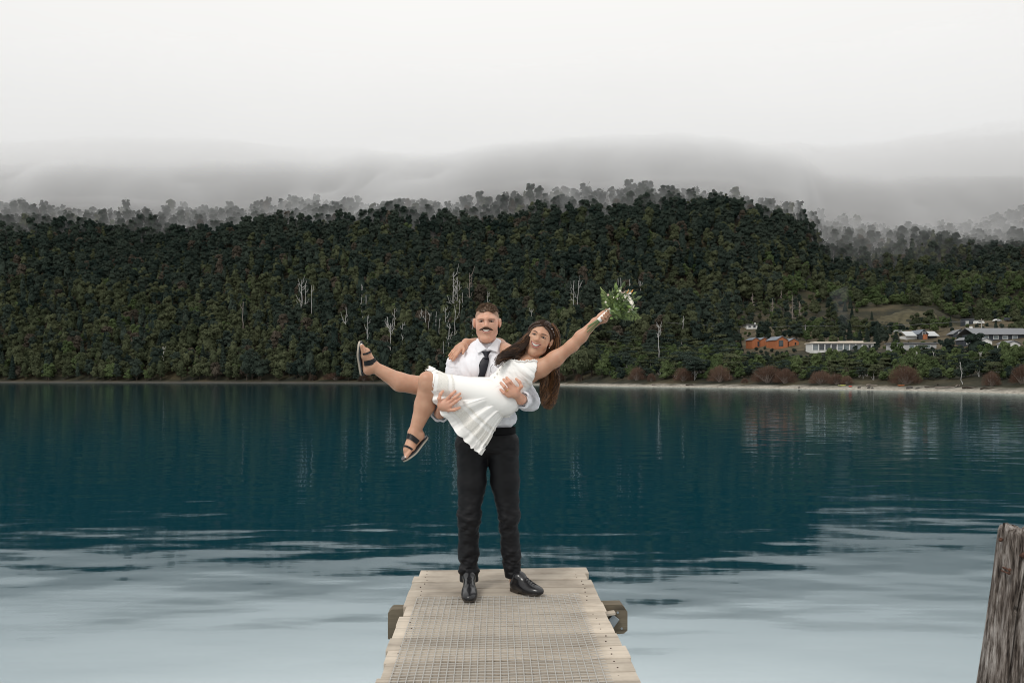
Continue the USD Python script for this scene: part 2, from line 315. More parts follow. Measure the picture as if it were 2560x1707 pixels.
# kind, colour, height, radius, leaf pieces, leaf size, name, label look, group
SPEC = [
    ('round', 'dark', 13.0, 4.6, 1500, .46), ('round', 'olive', 12.0, 4.8, 1500, .46), ('round', 'dark', 14.5, 4.4, 1500, .46), ('round', 'olive', 10.5, 4.4, 1400, .44),
    ('round', 'grey', 11.5, 4.3, 1300, .40), ('round', 'fresh', 9.5, 4.2, 1400, .42), ('round', 'olive', 14.0, 5.2, 1600, .48), ('cone', 'dark', 14.0, 3.3, 1400, .40),
    ('flat', 'dark', 6.5, 3.8, 1500, .26), ('flat', 'olive', 5.8, 3.6, 1500, .26), ('twig', 'rust', 3.0, 2.6, 3800, .30), ('round', 'fresh', 4.2, 2.4, 1300, .24), ('round', 'dark', 4.6, 2.6, 1300, .24),
    ('tall', 'dark', 16.5, 3.5, 1500, .44), ('tall', 'olive', 15.0, 3.4, 1500, .42),
]
LOOK = {0: ('forest_tree', 'tall dark green rounded tree in the forest across the lake'), 1: ('forest_tree', 'olive green rounded tree in the forest across the lake'),
        2: ('forest_tree', 'tall dark green rounded tree in the forest across the lake'), 3: ('forest_tree', 'olive green rounded tree in the forest across the lake'),
        4: ('forest_tree', 'grey brown thin leaved tree in the forest across the lake'), 5: ('forest_tree', 'fresh green bushy tree in the forest across the lake'),
        6: ('forest_tree', 'olive green rounded tree in the forest across the lake'), 7: ('conifer', 'dark pointed conifer among the round trees across the lake'),
        8: ('shore_tree', 'dark flat topped tree on the bank behind the far beach'), 9: ('shore_tree', 'olive flat topped tree on the bank behind the far beach'),
        10: ('bare_bush', 'rust brown leafless bush behind the far beach'), 13: ('forest_tree', 'very tall slender dark green tree in the forest across the lake'), 14: ('forest_tree', 'tall slender olive tree in the forest across the lake'), 11: ('shrub', 'light green rounded shrub below the houses across the lake'), 12: ('shrub', 'dark green rounded shrub below the houses across the lake')}
GROUP = {'forest_tree': 'forest trees across the lake', 'conifer': 'conifers across the lake', 'shore_tree': 'flat topped trees behind the far beach', 'bare_bush': 'rust brown bushes behind the far beach', 'shrub': 'shrubs below the houses'}
def ground_at(px, py, dh=0.0, start=1.0):
    a = (px-1280)/FPX; Y = shore(a)+np.arange(start, 1000, .5)
    z = terrain(a*Y, Y)+dh; ray = CAM_H+(HOR-py)/FPX*Y
    k = int(np.argmax(z >= ray)) if (z >= ray).any() else len(Y)-1
    return np.array([a*Y[k], Y[k], z[k]-dh])
CLEAR = []      # (px, py, radius) keep-out circles are filled in world space by the houses
REGION_X = [260, 700, 1060, 1300, 1500, 1850, 2020, 2230, 2440]
REGION = ['at the far left of the far shore', 'left of the raised foot across the lake', 'behind the raised leg', 'behind the man', 'below the raised arm', 'between the bouquet and the orange cabins', 'around the orange house', 'around the long white house', 'right of the long white house', 'near the right edge']
def build_forest():
    rng = np.random.default_rng(41)
    protoM = [(crown(k, 10+i, n, H, R, lf), trunk(i, H, .28 if H > 8 else .13, k) if k != 'twig' else None) for i, (k, c, H, R, n, lf) in enumerate(SPEC)]
    # candidate places
    pts, kinds, scl = [], [], []
    cell = 5.6
    gx, gy = np.meshgrid(np.arange(-640, 640, cell), np.arange(40, 1010, cell), indexing='ij')
    X = gx.ravel()+rng.uniform(-2.6, 2.6, gx.size); Y = gy.ravel()+rng.uniform(-2.6, 2.6, gx.size)
    a = X/Y; s = Y-shore(a); px = 1280+a*FPX
    gx, gy = np.meshgrid(np.arange(-10, 400, 3.4), np.arange(60, 380, 3.4), indexing='ij')       # the finer growth on the bank behind the beach
    X2 = gx.ravel()+rng.uniform(-1.6, 1.6, gx.size); Y2 = gy.ravel()+rng.uniform(-1.6, 1.6, gx.size); s2 = Y2-shore(X2/Y2)
    bank = (s2 > 13) & (s2 < 105) & (X2/Y2 > .10)
    n1 = len(X); X = np.concatenate([X, X2[bank]]); Y = np.concatenate([Y, Y2[bank]]); fine = np.arange(len(X)) >= n1
    a = X/Y; s = Y-shore(a); px = 1280+a*FPX
    ok = (s > 10) & (np.abs(a) < .82) & (s < 800) & (fine | (s > 105) | (a < .10))
    X, Y, a, s, px = X[ok], Y[ok], a[ok], s[ok], px[ok]
    Z = terrain(X, Y)
    ok = Z < cloud_base(X, Y)+4
    X, Y, a, s, px, Z = X[ok], Y[ok], a[ok], s[ok], px[ok], Z[ok]
    py = HOR-(Z-CAM_H)*FPX/Y
    u = rng.random(len(X))
    right = ss(1500, 1800, px)
    patch = meshkit.fbm(np.stack([X/70, Y/70, 0*X], -1), 3, 77)
    kind = np.select([u < .06, u < .13, u < .16+.10*(patch > .55), u < .34, u < .50, u < .62, u < .8], [7, 4, 5, 0, 2, 6, 1], 3)
    kind = np.where((patch < .42) & (kind != 7) & (u > .16) & (u < .8), np.where(u < .5, 0, 2), kind)
    hi = Z+rng.normal(0, 22, len(X))
    v_ = rng.random(len(X))
    kind = np.where((hi > 85) & np.isin(kind, [1, 3, 6, 5]) & (v_ < .75), np.where(v_ < .4, 0, 2), kind)
    kind = np.where((hi <= 85) & (v_ > .80), 14, np.where((v_ > .72) & (kind != 7) & (hi < 85), 13, np.where((kind == 7) & (hi > 85), 0, kind)))
    scale = rng.uniform(.55, 1.2, len(X))
    # the settled slope on the right: low trees and shrubs, clearings
    sett = (px > 1840) & (s < 270)
    low = (px > 1484) & (s < 105)
    kind = np.where(low, np.select([u < .16, u < .34, u < .58, u < .76], [8, 9, 11, 12], 5), kind)
    scale = np.where(low, rng.uniform(.5, 1.1, len(X)), scale)
    scale = np.where(low & (kind == 5), scale*.55, scale)
    keep = np.ones(len(X), bool)
    keep &= ~(sett & (s > 105) & (rng.random(len(X)) < np.where(px > 2150, .46, .28)))
    kind = np.where(sett & (s >= 105), np.select([u < .16, u < .30, u < .38, u < .55, u < .72, u < .86], [11, 12, 7, 5, 1, 0], 3), kind)
    scale = np.where(sett & (s >= 105), rng.uniform(.5, .95, len(X))*np.where(kind == 7, .6, 1)*np.where(np.isin(kind, [0, 1, 3, 5]), .62, 1), scale)
    mid = (px > 1960) & (s >= 270) & (s < 370)
    kind = np.where(mid & (u < .6), np.where(u < .35, 5, 11), kind); scale = np.where(mid, scale*np.where(kind == 11, 1.2, .8), scale)
    field = (px > 2160) & (px < 2430) & (s > 232) & (s < 272)
    keep &= ~(field & (rng.random(len(X)) < .96))
    for (cx, cy, r) in CLEAR:
        keep &= (X-cx)**2+(Y-cy)**2 > r*r
        # nothing tall in front of a house
        dirx, diry = cx/math.hypot(cx, cy), cy/math.hypot(cx, cy)
        al = X*dirx+Y*diry; pe = np.abs(X*diry-Y*dirx); L = math.hypot(cx, cy)
        front = (al < L) & (al > L-110) & (al < L-48) & (pe < r); scale = np.where(front & low, np.minimum(scale, .62), scale)
        front = (al < L) & (al > L-48) & (pe < r*1.05)
        scale = np.where(front & (scale > .42), rng.uniform(.25, .42, len(X)), scale)
        kind = np.where(front, np.where(u < .5, 12, 11), kind)
        keep &= ~(front & (al > L-r*1.6) & (u > .3))
    # near-shore row on the left grows down to the water's edge; keep the beach open on the right
    keep &= ~((px > 1500) & (s < 15))
    idx = np.nonzero(keep)[0]
    X, Y, Z, a, s, px, py, kind, scale = (q[idx] for q in (X, Y, Z, a, s, px, py, kind, scale))
    rot = rng.uniform(0, 360, len(X)); sz = scale*rng.uniform(.85, 1.2, len(X))
    # each named bush of the beach
    # which stand as individuals: the largest in the picture of each kind
    infr = (px > -30) & (px < 2590)
    size = scale*np.array([q[2] for q in SPEC])[kind]/Y
    single = np.zeros(len(X), bool)
    for nm, cap in (('forest_tree', 295), ('conifer', 70), ('shore_tree', 90), ('shrub', 120)):
        ks = [k for k, v in LOOK.items() if v[0] == nm]
        m = np.nonzero(infr & np.isin(kind, ks))[0]
        single[m[np.argsort(-size[m])[:cap]]] = True
    first = {}
    def place(k, loc, rz, sc3, label=None, group=None):
        nm, lb = LOOK[k]
        if label is None:
            q = 1280+FPX*loc[0]/loc[1]; reg = REGION[int(np.searchsorted(REGION_X, q))]; label = lb.split(' across')[0].split(' in the forest')[0].split(' among the')[0].split(' behind the far')[0].split(' below the')[0].split(' on the bank')[0]+', '+reg; group = lb.split(',')[0]+', '+reg
        t = thing(nm, label, {'forest_tree': 'tree', 'conifer': 'conifer', 'shore_tree': 'tree', 'bare_bush': 'bush', 'shrub': 'shrub'}[nm], loc, rz, group or GROUP[nm], sc3)
        if k not in first:
            first[k] = t.GetPath(); c, tr = protoM[k]
            obj('crown', c, LEAF[SPEC[k][1]], t)
            if tr is not None: obj('trunk', tr, PALE if k in (8, 9) else BARK, t)
            else:
                r2 = np.random.default_rng(k); ms = []
                for q in range(46):
                    an = r2.uniform(0, 6.283); el = r2.uniform(.35, 1.4); L = r2.uniform(1.4, 2.7)
                    d = np.array([math.cos(an)*math.cos(el), math.sin(an)*math.cos(el), math.sin(el)])
                    ms.append(tube(np.array([[0, 0, -.2], d*L*.5+[0, 0, .05], d*L*np.array([1, 1, 1.12])]), [.035, .025, .008], 3, cap=False))
                obj('stem', cat(ms), BROWNWOOD, t)
        else:
            t.GetReferences().AddInternalReference(first[k]); t.SetInstanceable(True)
    for i in np.nonzero(single)[0]:
        place(int(kind[i]), (X[i], Y[i], Z[i]-.3), rot[i], (scale[i], scale[i], sz[i]))
    # rust bushes along the beach (photo column, photo row of the foot, width and height in photo pixels)
    for (bx, by, w, h) in [(1592, 951, 46, 36), (1708, 953, 52, 38), (1800, 955, 62, 44), (1862, 957, 20, 14), (1920, 957, 92, 46), (1962, 958, 60, 40), (2052, 960, 62, 36), (2092, 961, 40, 30), (2117, 960, 32, 24), (2264, 962, 78, 52),
                           (2480, 965, 44, 40), (2555, 960, 60, 52), (1628, 953, 24, 22), (840, 950, 62, 20), (782, 951, 22, 18), (910, 952, 34, 16), (1398, 953, 36, 24), (1448, 952, 24, 20)]:
        g = ground_at(bx, by); sc = w/FPX*g[1]/2/2.6
        place(10, g-[0, 0, .15], rng.uniform(0, 360), (sc, sc, h/FPX*g[1]/3.0))
    # round dark trees beside the houses
    for (bx, by, w, h) in [(1911, 846, 46, 44), (1992, 850, 42, 42), (1630, 890, 50, 60), (2440, 905, 66, 74), (2372, 905, 50, 60)]:
        g = ground_at(bx, by); place(0, g-[0, 0, .3], rng.uniform(0, 360), (w/FPX*g[1]/9.2, w/FPX*g[1]/9.2, h/FPX*g[1]/13.0), 'large round dark tree beside the houses across the lake', 'round dark trees beside the houses')
    for (bx, by, w, h) in [(2150, 862, 22, 40), (2168, 862, 24, 44), (2190, 865, 24, 42), (2085, 858, 18, 26), (2126, 846, 14, 20), (2240, 858, 26, 30)]:
        g = ground_at(bx, by); place(7, g-[0, 0, .3], rng.uniform(0, 360), (w/FPX*g[1]/6.2, w/FPX*g[1]/6.2, h/FPX*g[1]/14.0), 'dark conifer in the clump behind the white house', 'conifers behind the white house')
    # all the others: one forest
    rest = np.nonzero(~single)[0]
    pi = UsdGeom.PointInstancer.Define(stage, '/World/forest'); tag(pi, kind='stuff', label='dense dark forest covering the hillside across the lake', cat='forest')
    targets = []; used = sorted(set(kind[rest].tolist())); remap = {k: i for i, k in enumerate(used)}
    for k in used:
        x = UsdGeom.Xform.Define(stage, f'/World/forest/kinds/tree_{k:03d}')
        c, tr = protoM[k]
        usdkit.mesh(stage, f'{x.GetPath()}/crown', c, LEAF[SPEC[k][1]])
        if tr is not None: usdkit.mesh(stage, f'{x.GetPath()}/trunk', tr, BARK)
        targets.append(x.GetPath())
    pi.CreatePrototypesRel().SetTargets(targets)
    pi.CreateProtoIndicesAttr([remap[int(k)] for k in kind[rest]])
    pi.CreatePositionsAttr(Vt.Vec3fArray.FromNumpy(np.stack([X, Y, Z-.3], 1)[rest].astype(np.float32)))
    pi.CreateScalesAttr(Vt.Vec3fArray.FromNumpy(np.stack([scale, scale, sz], 1)[rest].astype(np.float32)))
    h = np.radians(rot[rest])/2
    pi.CreateOrientationsAttr(Vt.QuathArray([Gf.Quath(float(np.cos(q)), 0, 0, float(np.sin(q))) for q in h]))
    print('forest', len(rest), 'singles', int(single.sum()))
DEAD = [  # top, foot (photo pixels), branches, label
 (755, 700, 754, 780, 9, 'tallest bare white trunk in the left pair of dead trees, with side branches'), (764, 716, 765, 770, 3, 'slim bare trunk between two taller dead trees on the left'), (779, 713, 778, 773, 1, 'straight branchless white trunk right of the left pair of dead trees'),
 (865, 768, 864, 837, 4, 'slim white dead tree just left of the raised foot'), (905, 712, 906, 730, 6, 'broken white snag with spreading limbs high above the raised foot'), (904, 743, 907, 772, 2, 'thin forked dead stem above the raised foot'), (915, 738, 915, 773, 0, 'short straight white pole of a dead tree above the raised foot'),
 (919, 790, 920, 848, 5, 'white dead tree with two bowed limbs right above the raised toes'), (969, 792, 970, 809, 0, 'short white stump pole above the raised shin'), (986, 771, 987, 813, 3, 'thin dead tree above the raised shin'), (976, 808, 977, 889, 11, 'tall dead white tree with many side branches standing over the raised shin'),
 (1007, 808, 1007, 852, 7, 'bushy topped dead tree between the raised shin and the knee'), (1054, 773, 1054, 816, 7, 'left trunk of the dense white dead clump left of the man'), (1065, 772, 1062, 818, 2, 'middle trunk of the dense white dead clump left of the man'), (1075, 783, 1067, 815, 3, 'leaning right trunk of the dense white dead clump left of the man'),
 (1091, 779, 1091, 834, 1, 'straight white dead trunk over the shoulder side of the man'), (1098, 795, 1098, 825, 1, 'thin dead stem beside a straight white trunk left of the man'), (1114, 769, 1111, 828, 4, 'forked dead tree nearest above the draped hand'), (1123, 809, 1122, 866, 9, 'many branched white dead tree just left of the draped hand'),
 (1139, 775, 1135, 842, 3, 'tall thin leaning dead tree left of the man\'s ear'), (1109, 853, 1109, 874, 0, 'very short white stub low beside the draped hand'), (1135, 680, 1131, 768, 8, 'tallest white dead tree, left stem of the high clump above the man'), (1144, 693, 1140, 766, 6, 'right stem of the high white clump above the man'), (1150, 704, 1143, 760, 4, 'outer leaning stem of the high white clump above the man'),
 (1156, 731, 1158, 776, 1, 'thin bare stem right of the high white clump'), (1149, 750, 1151, 776, 1, 'short thin stem under the high white clump'), (1173, 682, 1173, 756, 10, 'feathery grey dead tree right of the high white clump'), (1220, 728, 1219, 760, 3, 'pale dead tips directly above the hair of the man'),
 (1329, 774, 1328, 804, 3, 'forked dead tree above the hair of the woman'), (1435, 701, 1434, 770, 4, 'left of the two white trunks under the raised arm'), (1446, 701, 1441, 773, 4, 'right of the two white trunks under the raised arm'), (1601, 703, 1601, 742, 4, 'white dead tree just right of the bouquet'),
 (1545, 696, 1548, 726, 1, 'pale dead stem behind the top of the bouquet'), (1552, 695, 1553, 724, 1, 'second pale dead stem behind the top of the bouquet'), (1574, 698, 1573, 722, 1, 'third pale dead stem behind the top of the bouquet'), (1181, 796, 1181, 844, 1, 'straight white stem touching the ear of the man'),
 (1881, 733, 1881, 778, 14, 'grey spruce skeleton above the rust coloured cabins'), (1931, 746, 1931, 793, 12, 'second grey spruce skeleton, right above the cabins'), (1981, 740, 1981, 806, 16, 'tallest grey spruce skeleton behind the rust coloured house'), (1999, 753, 2001, 806, 14, 'leaning grey spruce skeleton right of the tallest one'), (1953, 727, 1953, 748, 4, 'pale snag with a flat crown high above the cabins'),
 (1647, 812, 1647, 853, 8, 'white branching dead tree between the bouquet and the cabins'), (608, 754, 608, 810, 2, 'brown dead trunk alone in the forest left of the white pair'), (408, 866, 410, 908, 6, 'pale dead tree low by the far shore at the left'), (1709, 790, 1704, 812, 3, 'leaning pale stems in front of a brown tree left of the cabins'), (1992, 893, 1992, 915, 6, 'pale forked trunk below the rust coloured house'),
 (2335, 880, 2335, 905, 6, 'pale forked trunks below the grey roofed house'), (2290, 878, 2292, 905, 6, 'white many stemmed tree below the long low house'), (2450, 880, 2452, 905, 6, 'white stemmed tree left of the large olive tree on the right'), (2515, 890, 2515, 915, 2, 'pale pair of stems near the right edge'), (2402, 905, 2404, 930, 6, 'pale forked tree behind the right end of the beach'),
]
def build_dead():
    rng = np.random.default_rng(5)
    for (tx, ty, bx, by, nb, lb) in DEAD:
        g = ground_at(bx, by, 10.0 if bx < 1840 else 1.5)
        if g[1]-shore(g[0]/g[1]) < 22: g = ground_at(bx, by, 3.0, 12.0)
        Y = g[1]; m = Y/FPX
        top = P(tx, ty, Y); base = g.copy(); base[2] -= .5
        r = max(.08, 1.15*m*(1.1 if nb > 7 else .9))
        z = np.linspace(0, 1, 8); pts = base+(top-base)*z[:, None]; pts[1:-1] += rng.normal(0, .13, (6, 3))*[1, 1, 0]
        t = thing('dead_tree', lb, 'dead tree', pts[0], 0, 'white dead trees standing in the forest'); pts = pts-pts[0]
        wood = BROWNWOOD if (bx > 1860 and bx < 2010) or bx == 608 or tx == 1173 else PALE
        obj('trunk', tube(pts, np.linspace(r, r*.42, 8), 6), wood, t, smooth=True)
        vis = (by-ty)*m; Ht = np.linalg.norm(pts[-1]); br = []
        spruce = nb >= 12
        for k in range(nb*(2 if spruce else 1)):
            f = 1-(vis/Ht)*rng.uniform(.12, .95); s = pts[-1]*f
            ang = rng.uniform(0, 6.283); ang = ang if spruce else rng.choice([0, math.pi])+rng.normal(0, .6)
            L = (vis*(1-f)/(vis/Ht)*.26+.3) if spruce else vis*rng.uniform(.10, .24)
            d = np.array([math.cos(ang), math.sin(ang), 0]); up = -.1 if spruce else rng.uniform(.9, 1.9)
            one = [tube(np.array([s, s+d*L*.45+[0, 0, L*up*.25], s+d*L*.8+[0, 0, L*up]]), [r*.46, r*.38, r*.22], 4)]
            if not spruce and rng.random() < .6:
                e = s+d*L*.45+[0, 0, L*up*.25]; one.append(tube(np.array([e, e+d*L*.5+[0, 0, L*.12]]), [r*.30, r*.16], 3))
            br.append(cat(one))
        for q in br: obj('branch', q, wood, t)
# ---------------------------------------------------------------- the houses on the far slope
CEDAR = mat('orange_cedar_boards', (.30, .105, .045), .6, .3, noise=(6, 6, .4), var=.3)
SLATE = mat('blue_grey_roofing', (.10, .12, .15), .45, .5, noise=(1, 8, 1), var=.15)
WHITEW = mat('white_weatherboard', (.62, .62, .60), .6, .4, noise=(.5, .5, 6), var=.06)
CREAMR = mat('cream_flat_roof', (.52, .47, .40), .7, .3, noise=2, var=.1)
DARKW = mat('dark_stained_boards', (.03, .036, .045), .6, .4, noise=(5, 5, .5), var=.3)
GREYR = mat('grey_metal_roof', (.135, .14, .15), .55, .35, noise=(8, .4, 1), var=.12)
PALER = mat('pale_metal_roof', (.36, .37, .37), .5, .4, noise=(8, .4, 1), var=.08)
GLASS = mat('dark_window_glass', (.02, .027, .032), .05, .8)
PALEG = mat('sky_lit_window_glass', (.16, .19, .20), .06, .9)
FRAME = mat('white_window_frame', (.7, .7, .68), .5)
def gable(parent, x, w, y, d, hw, hr, wallm, roofm, ov=.25):
    'a module with its gable end towards the lake: wall and roof'
    poly = sg.Polygon([(-w/2, -1.2), (w/2, -1.2), (w/2, hw), (0, hw+hr), (-w/2, hw)])
    m = trimesh.creation.extrude_polygon(poly, d)
    m.apply_transform(np.array([[1, 0, 0, x], [0, 0, 1, y], [0, 1, 0, 0], [0, 0, 0, 1.0]])); m.fix_normals()
    obj('wall', m, wallm, parent)
    rs = []
    for s in (-1, 1):
        L = math.hypot(w/2, hr)+ov; an = math.atan2(hr, w/2)
        b = trimesh.creation.box((L, d+2*ov, .14)); b.apply_translation((L/2, 0, .075))
        T = trimesh.transformations.rotation_matrix(an, [0, 1, 0])
        b.apply_transform(T)
        if s < 0: b.apply_transform(np.diag([-1, 1, 1, 1.0])); b.invert()
        b.apply_translation((x, y+d/2, hw+hr+.02)); rs.append(b)
    for b in rs: obj('roof', b, roofm, parent)
def window(parent, x, z, w, h, y, glass=GLASS, frame=FRAME, name='window'):
    f = cat([box((w+.16, .10, .08), (x, y-.05, z+h/2+.04)), box((w+.16, .10, .08), (x, y-.05, z-h/2-.04)), box((.08, .10, h), (x-w/2-.04, y-.05, z)), box((.08, .10, h), (x+w/2+.04, y-.05, z))])
    fr = obj(name, f, frame, parent)
    obj('pane', box((w, .04, h), (x, y-.03, z)), glass, fr)
HOUSES = []
def spot(px, py):
    g = ground_at(px, py); return g, g[1]/FPX
def build_village():
    # rust coloured cabins, left
    g, m = spot(1905, 866); CLEAR.append((g[0], g[1], 8.5)); CLEAR.append((g[0]+5, g[1], 6))
    t = thing('cabin', 'row of three rust orange cedar cabins with slate roofs, left of the larger orange house', 'cabin', g, 8)
    for x, w, y, hw, hr in ((-16*m, 19*m, 0, 2.5, .9), (3*m, 20*m, -1.2, 2.5, .9), (24*m, 15*m, -.4, 1.9, .6)):
        gable(t, x, w, y, 6.0, hw, hr, CEDAR, SLATE)
    obj('door', box((.9, .1, 1.9), (-9*m, -.05, .95)), DARKW, t)
    g, m = spot(1971, 869); CLEAR.append((g[0], g[1], 8.5)); CLEAR.append((g[0]+5, g[1]+2, 7))
    t = thing('house', 'rust orange cedar house with two gables, slate roof and one tall dark window', 'house', g, 10)
    gable(t, -17*m, 30*m, 0, 8, 2.75, 1.35, CEDAR, SLATE); gable(t, 18*m, 27*m, .8, 8, 2.3, 1.1, CEDAR, SLATE)
    obj('link_wall', box((7*m, 6, 3.4), (1.2*m, 4.2, 1.0)), CEDAR, t)
    window(t, -20*m, 1.5, 10*m, 2.0, 0, GLASS, DARKW); window(t, 22*m, 1.4, 4*m, 1.0, .8, GLASS, CEDAR)
    obj('door', box((3.0*m, .1, 2.1), (1.5*m, 1.13, 1.05)), DARKW, t)
    obj('stilts', box((58*m, 5, .9), (0, 3.6, -.9)), DARKW, t)
    # long white house
    g, m = spot(2108, 877); CLEAR.extend([(g[0]+dx, g[1]+2, 6.5) for dx in (-10, -4, 2, 8)])
    t = thing('house', 'long low white house with a flat roof and a full row of large windows', 'house', g, -3)
    W = 152*m; h = 2.55
    obj('wall', box((W, 7, h+1.2), (0, 3.9, (h-1.2)/2)), WHITEW, t)
    obj('roof', bevel_box((W+.6, 8.4, .32), .05, (0, 3.7, h+.20)), CREAMR, t)
    obj('roof', bevel_box((W*.36, 5, .35), .05, (-W*.26, 4.4, h+.56)), CREAMR, t, label='raised cream roof section on the left'); obj('roof', bevel_box((W*.40, 5, .5), .05, (W*.16, 4.4, h+.62)), CREAMR, t, label='raised cream roof section on the right')
    n = 8
    for k in range(n):
        x = -W/2+W*.80*(k+.5)/n+.15
        window(t, x, 1.28, W*.80/n-.42, 2.0, .40, GLASS if k in (1, 2, 3) else PALEG)
    for k in range(n+1): obj('post', box((.18, .18, h), (-W/2+W*.80*k/n+.1, .0, h/2)), FRAME, t)
    for x in (.86, .93): window(t, -W/2+W*x, 1.5, .9, 1.2, .40)
    # long pale low house further right
    g, m = spot(2289, 874); CLEAR.extend([(g[0]+dx, g[1]+2, 6) for dx in (-6, 0, 6)])
    t = thing('house', 'long low grey white house half hidden by shrubs, right of the flat roofed white house', 'house', g, 0); W = 104*m
    obj('wall', box((W, 6, 3.0), (0, 3, .4)), mat('grey_white_wall', (.36, .36, .36), .7, .3, noise=.7, var=.15), t)
    obj('roof', bevel_box((W+.8, 7, .28), .05, (0, 3, 2.05)), GREYR, t)
    for k in range(3): window(t, -W*.1+k*W*.2, 1.0, 1.5, 1.0, 0, PALEG)
    # dark gable with two pale wings
    g, m = spot(2309, 849); CLEAR.extend([(g[0]+dx, g[1]+2, 6) for dx in (-5, 0, 5)])
    t = thing('house', 'dark gabled house flanked by two low wings with pale roofs', 'house', g, 0)
    gable(t, 0, 22*m, 0, 8, 2.0, 1.5, DARKW, SLATE)
    for s in (-1, 1):
        obj('wing', box((27*m, 5, 2.4), (s*25*m, 4, .2)), DARKW if s > 0 else WHITEW, t)
        b = box((28*m, 4.2, .12)); b.apply_transform(trimesh.transformations.rotation_matrix(.45, [1, 0, 0])); b.apply_translation((s*25*m+s*.4, 2.4, 2.2)); obj('roof', b, PALER, t, label='pale wing roof')
    window(t, 0, 2.2, 1.0, .9, 0); obj('door', box((1.6, .1, 1.9), (.5, -.05, .95)), CEDAR, t)
    # small dark gable
    g, m = spot(2400, 842); CLEAR.append((g[0], g[1]+2, 6))
    t = thing('house', 'small dark house with a wide low gable behind the trees', 'house', g, -12)
    gable(t, 0, 30*m, 0, 8, 1.0, 1.5, DARKW, GREYR); window(t, 0, 1.3, 1.2, .6, 0, PALEG)
    # long grey roof at the right edge
    g, m = spot(2510, 850); CLEAR.extend([(g[0]+dx, g[1]+3, 6.5) for dx in (-8, -2, 4, 9)])
    t = thing('house', 'long house with a broad pale grey metal roof at the right edge', 'house', g, 3); W = 145*m
    obj('wall', box((W, 7, 3.2), (0, 4, .3)), DARKW, t)
    b = box((W+1, 5.6, .14)); b.apply_transform(trimesh.transformations.rotation_matrix(.42, [1, 0, 0])); b.apply_translation((0, 2.5, 2.9)); obj('roof', b, GREYR, t)
    b = box((W+1, 5.6, .14)); b.apply_transform(trimesh.transformations.rotation_matrix(-.42, [1, 0, 0])); b.apply_translation((0, 7.6, 2.9)); obj('roof', b, GREYR, t)
    obj('chimney', box((.7, .7, 1.3), (-W*.42, 5, 4.0)), WHITEW, t)
    for k in range(4): window(t, -W*.3+k*W*.17, .9, 1.6, 1.1, .5, PALEG)
    # small white house, left
    g, m = spot(1880, 823); CLEAR.append((g[0], g[1]+2, 6))
    t = thing('house', 'small white house half hidden among trees above the cabins', 'house', g, 0); W = 27*m
    obj('wall', box((W, 6, 2.8), (0, 3, .6)), WHITEW, t); obj('roof', bevel_box((W+.8, 7, .3), .06, (0, 3, 2.15)), GREYR, t)
    for k in (-1, 1): window(t, k*W*.22, 1.2, 1.2, .9, 0)
    obj('chimney', box((.5, .5, 1.0), (W*.45, 3, 2.75)), WHITEW, t)
    for px, py, w, lb in ((2466, 868, 34, 'small pale roofed hut among shrubs below the long grey roof'), (2534, 876, 40, 'low pale roofed shed near the right edge below the long grey roof'), (2420, 866, 26, 'small grey roofed hut between the dark gable and the large olive tree')):
        g, m = spot(px, py); CLEAR.append((g[0], g[1]+1, 4.5))
        t = thing('hut', lb, 'hut', g, 6); gable(t, 0, w*m*.9, 0, 4, 1.9, .8, WHITEW if px != 2420 else DARKW, GREYR); window(t, 0, 1.0, .9, .8, 0)
    # upper right yard: a dark shed, a white caravan, a car, a boat trailer
    g, m = spot(2425, 812); CLEAR.append((g[0], g[1], 6))
    t = thing('shed', 'dark blue grey box shed with a pale door in the upper right yard', 'shed', g, 0)
    obj('wall', bevel_box((21*m, 4, 3.2), .05, (0, 2, .7)), DARKW, t); obj('roof', bevel_box((22*m, 4.4, .15), .03, (0, 2, 2.37)), GREYR, t); obj('door', box((1.3, .08, 1.6), (-7*m, -.04, .8)), PALER, t)
    def vehicle(name, label, cat_, px, py, wpx, hpx, wallm, van):
        g, m = spot(px, py); CLEAR.append((g[0], g[1], 5)); L, H = wpx*m, hpx*m
        t = thing(name, label, cat_, g+np.array([0, 0, .05]), 4)
        if van: pr = [(-.5, .22), (.5, .22), (.5, .55), (.44, .95), (.3, 1), (-.44, 1), (-.5, .9)]
        else: pr = [(-.5, .25), (.5, .25), (.5, .52), (.3, .6), (.16, .98), (-.22, 1), (-.38, .62), (-.5, .56)]
        b = trimesh.creation.extrude_polygon(sg.Polygon([(x*L, z*H) for x, z in pr]), 1.8); b.apply_transform(np.array([[1, 0, 0, 0], [0, 0, 1, -.9], [0, 1, 0, 0], [0, 0, 0, 1.0]])); b.fix_normals()
        obj('body', b, wallm, t)
        obj('window', box((L*.36, .04, H*.26), (-.03*L, -.91, H*.77)), GLASS, t)
        for sx in (-.3, .3):
            c = trimesh.creation.cylinder(H*.2, .2, sections=14); c.apply_transform(trimesh.transformations.rotation_matrix(math.pi/2, [1, 0, 0])); c.apply_translation((sx*L, -.85, H*.2)); obj('wheel', c, DARKW, t)
    vehicle('caravan', 'cream white caravan parked beside the dark box shed', 'caravan', 2447, 811, 22, 8, WHITEW, True)
    vehicle('parked_car', 'white car parked high in the upper right yard', 'car', 2492, 805, 16, 6, WHITEW, False)
    vehicle('parked_car', 'pale trailer boat lying on the grass left of the dark gabled house', 'trailer', 2246, 832, 19, 6, PALER, True)
    vehicle('parked_van', 'dark van beside the right edge in the upper yard', 'van', 2524, 803, 22, 8, DARKW, True)
    # power poles and their wires
    poles = []
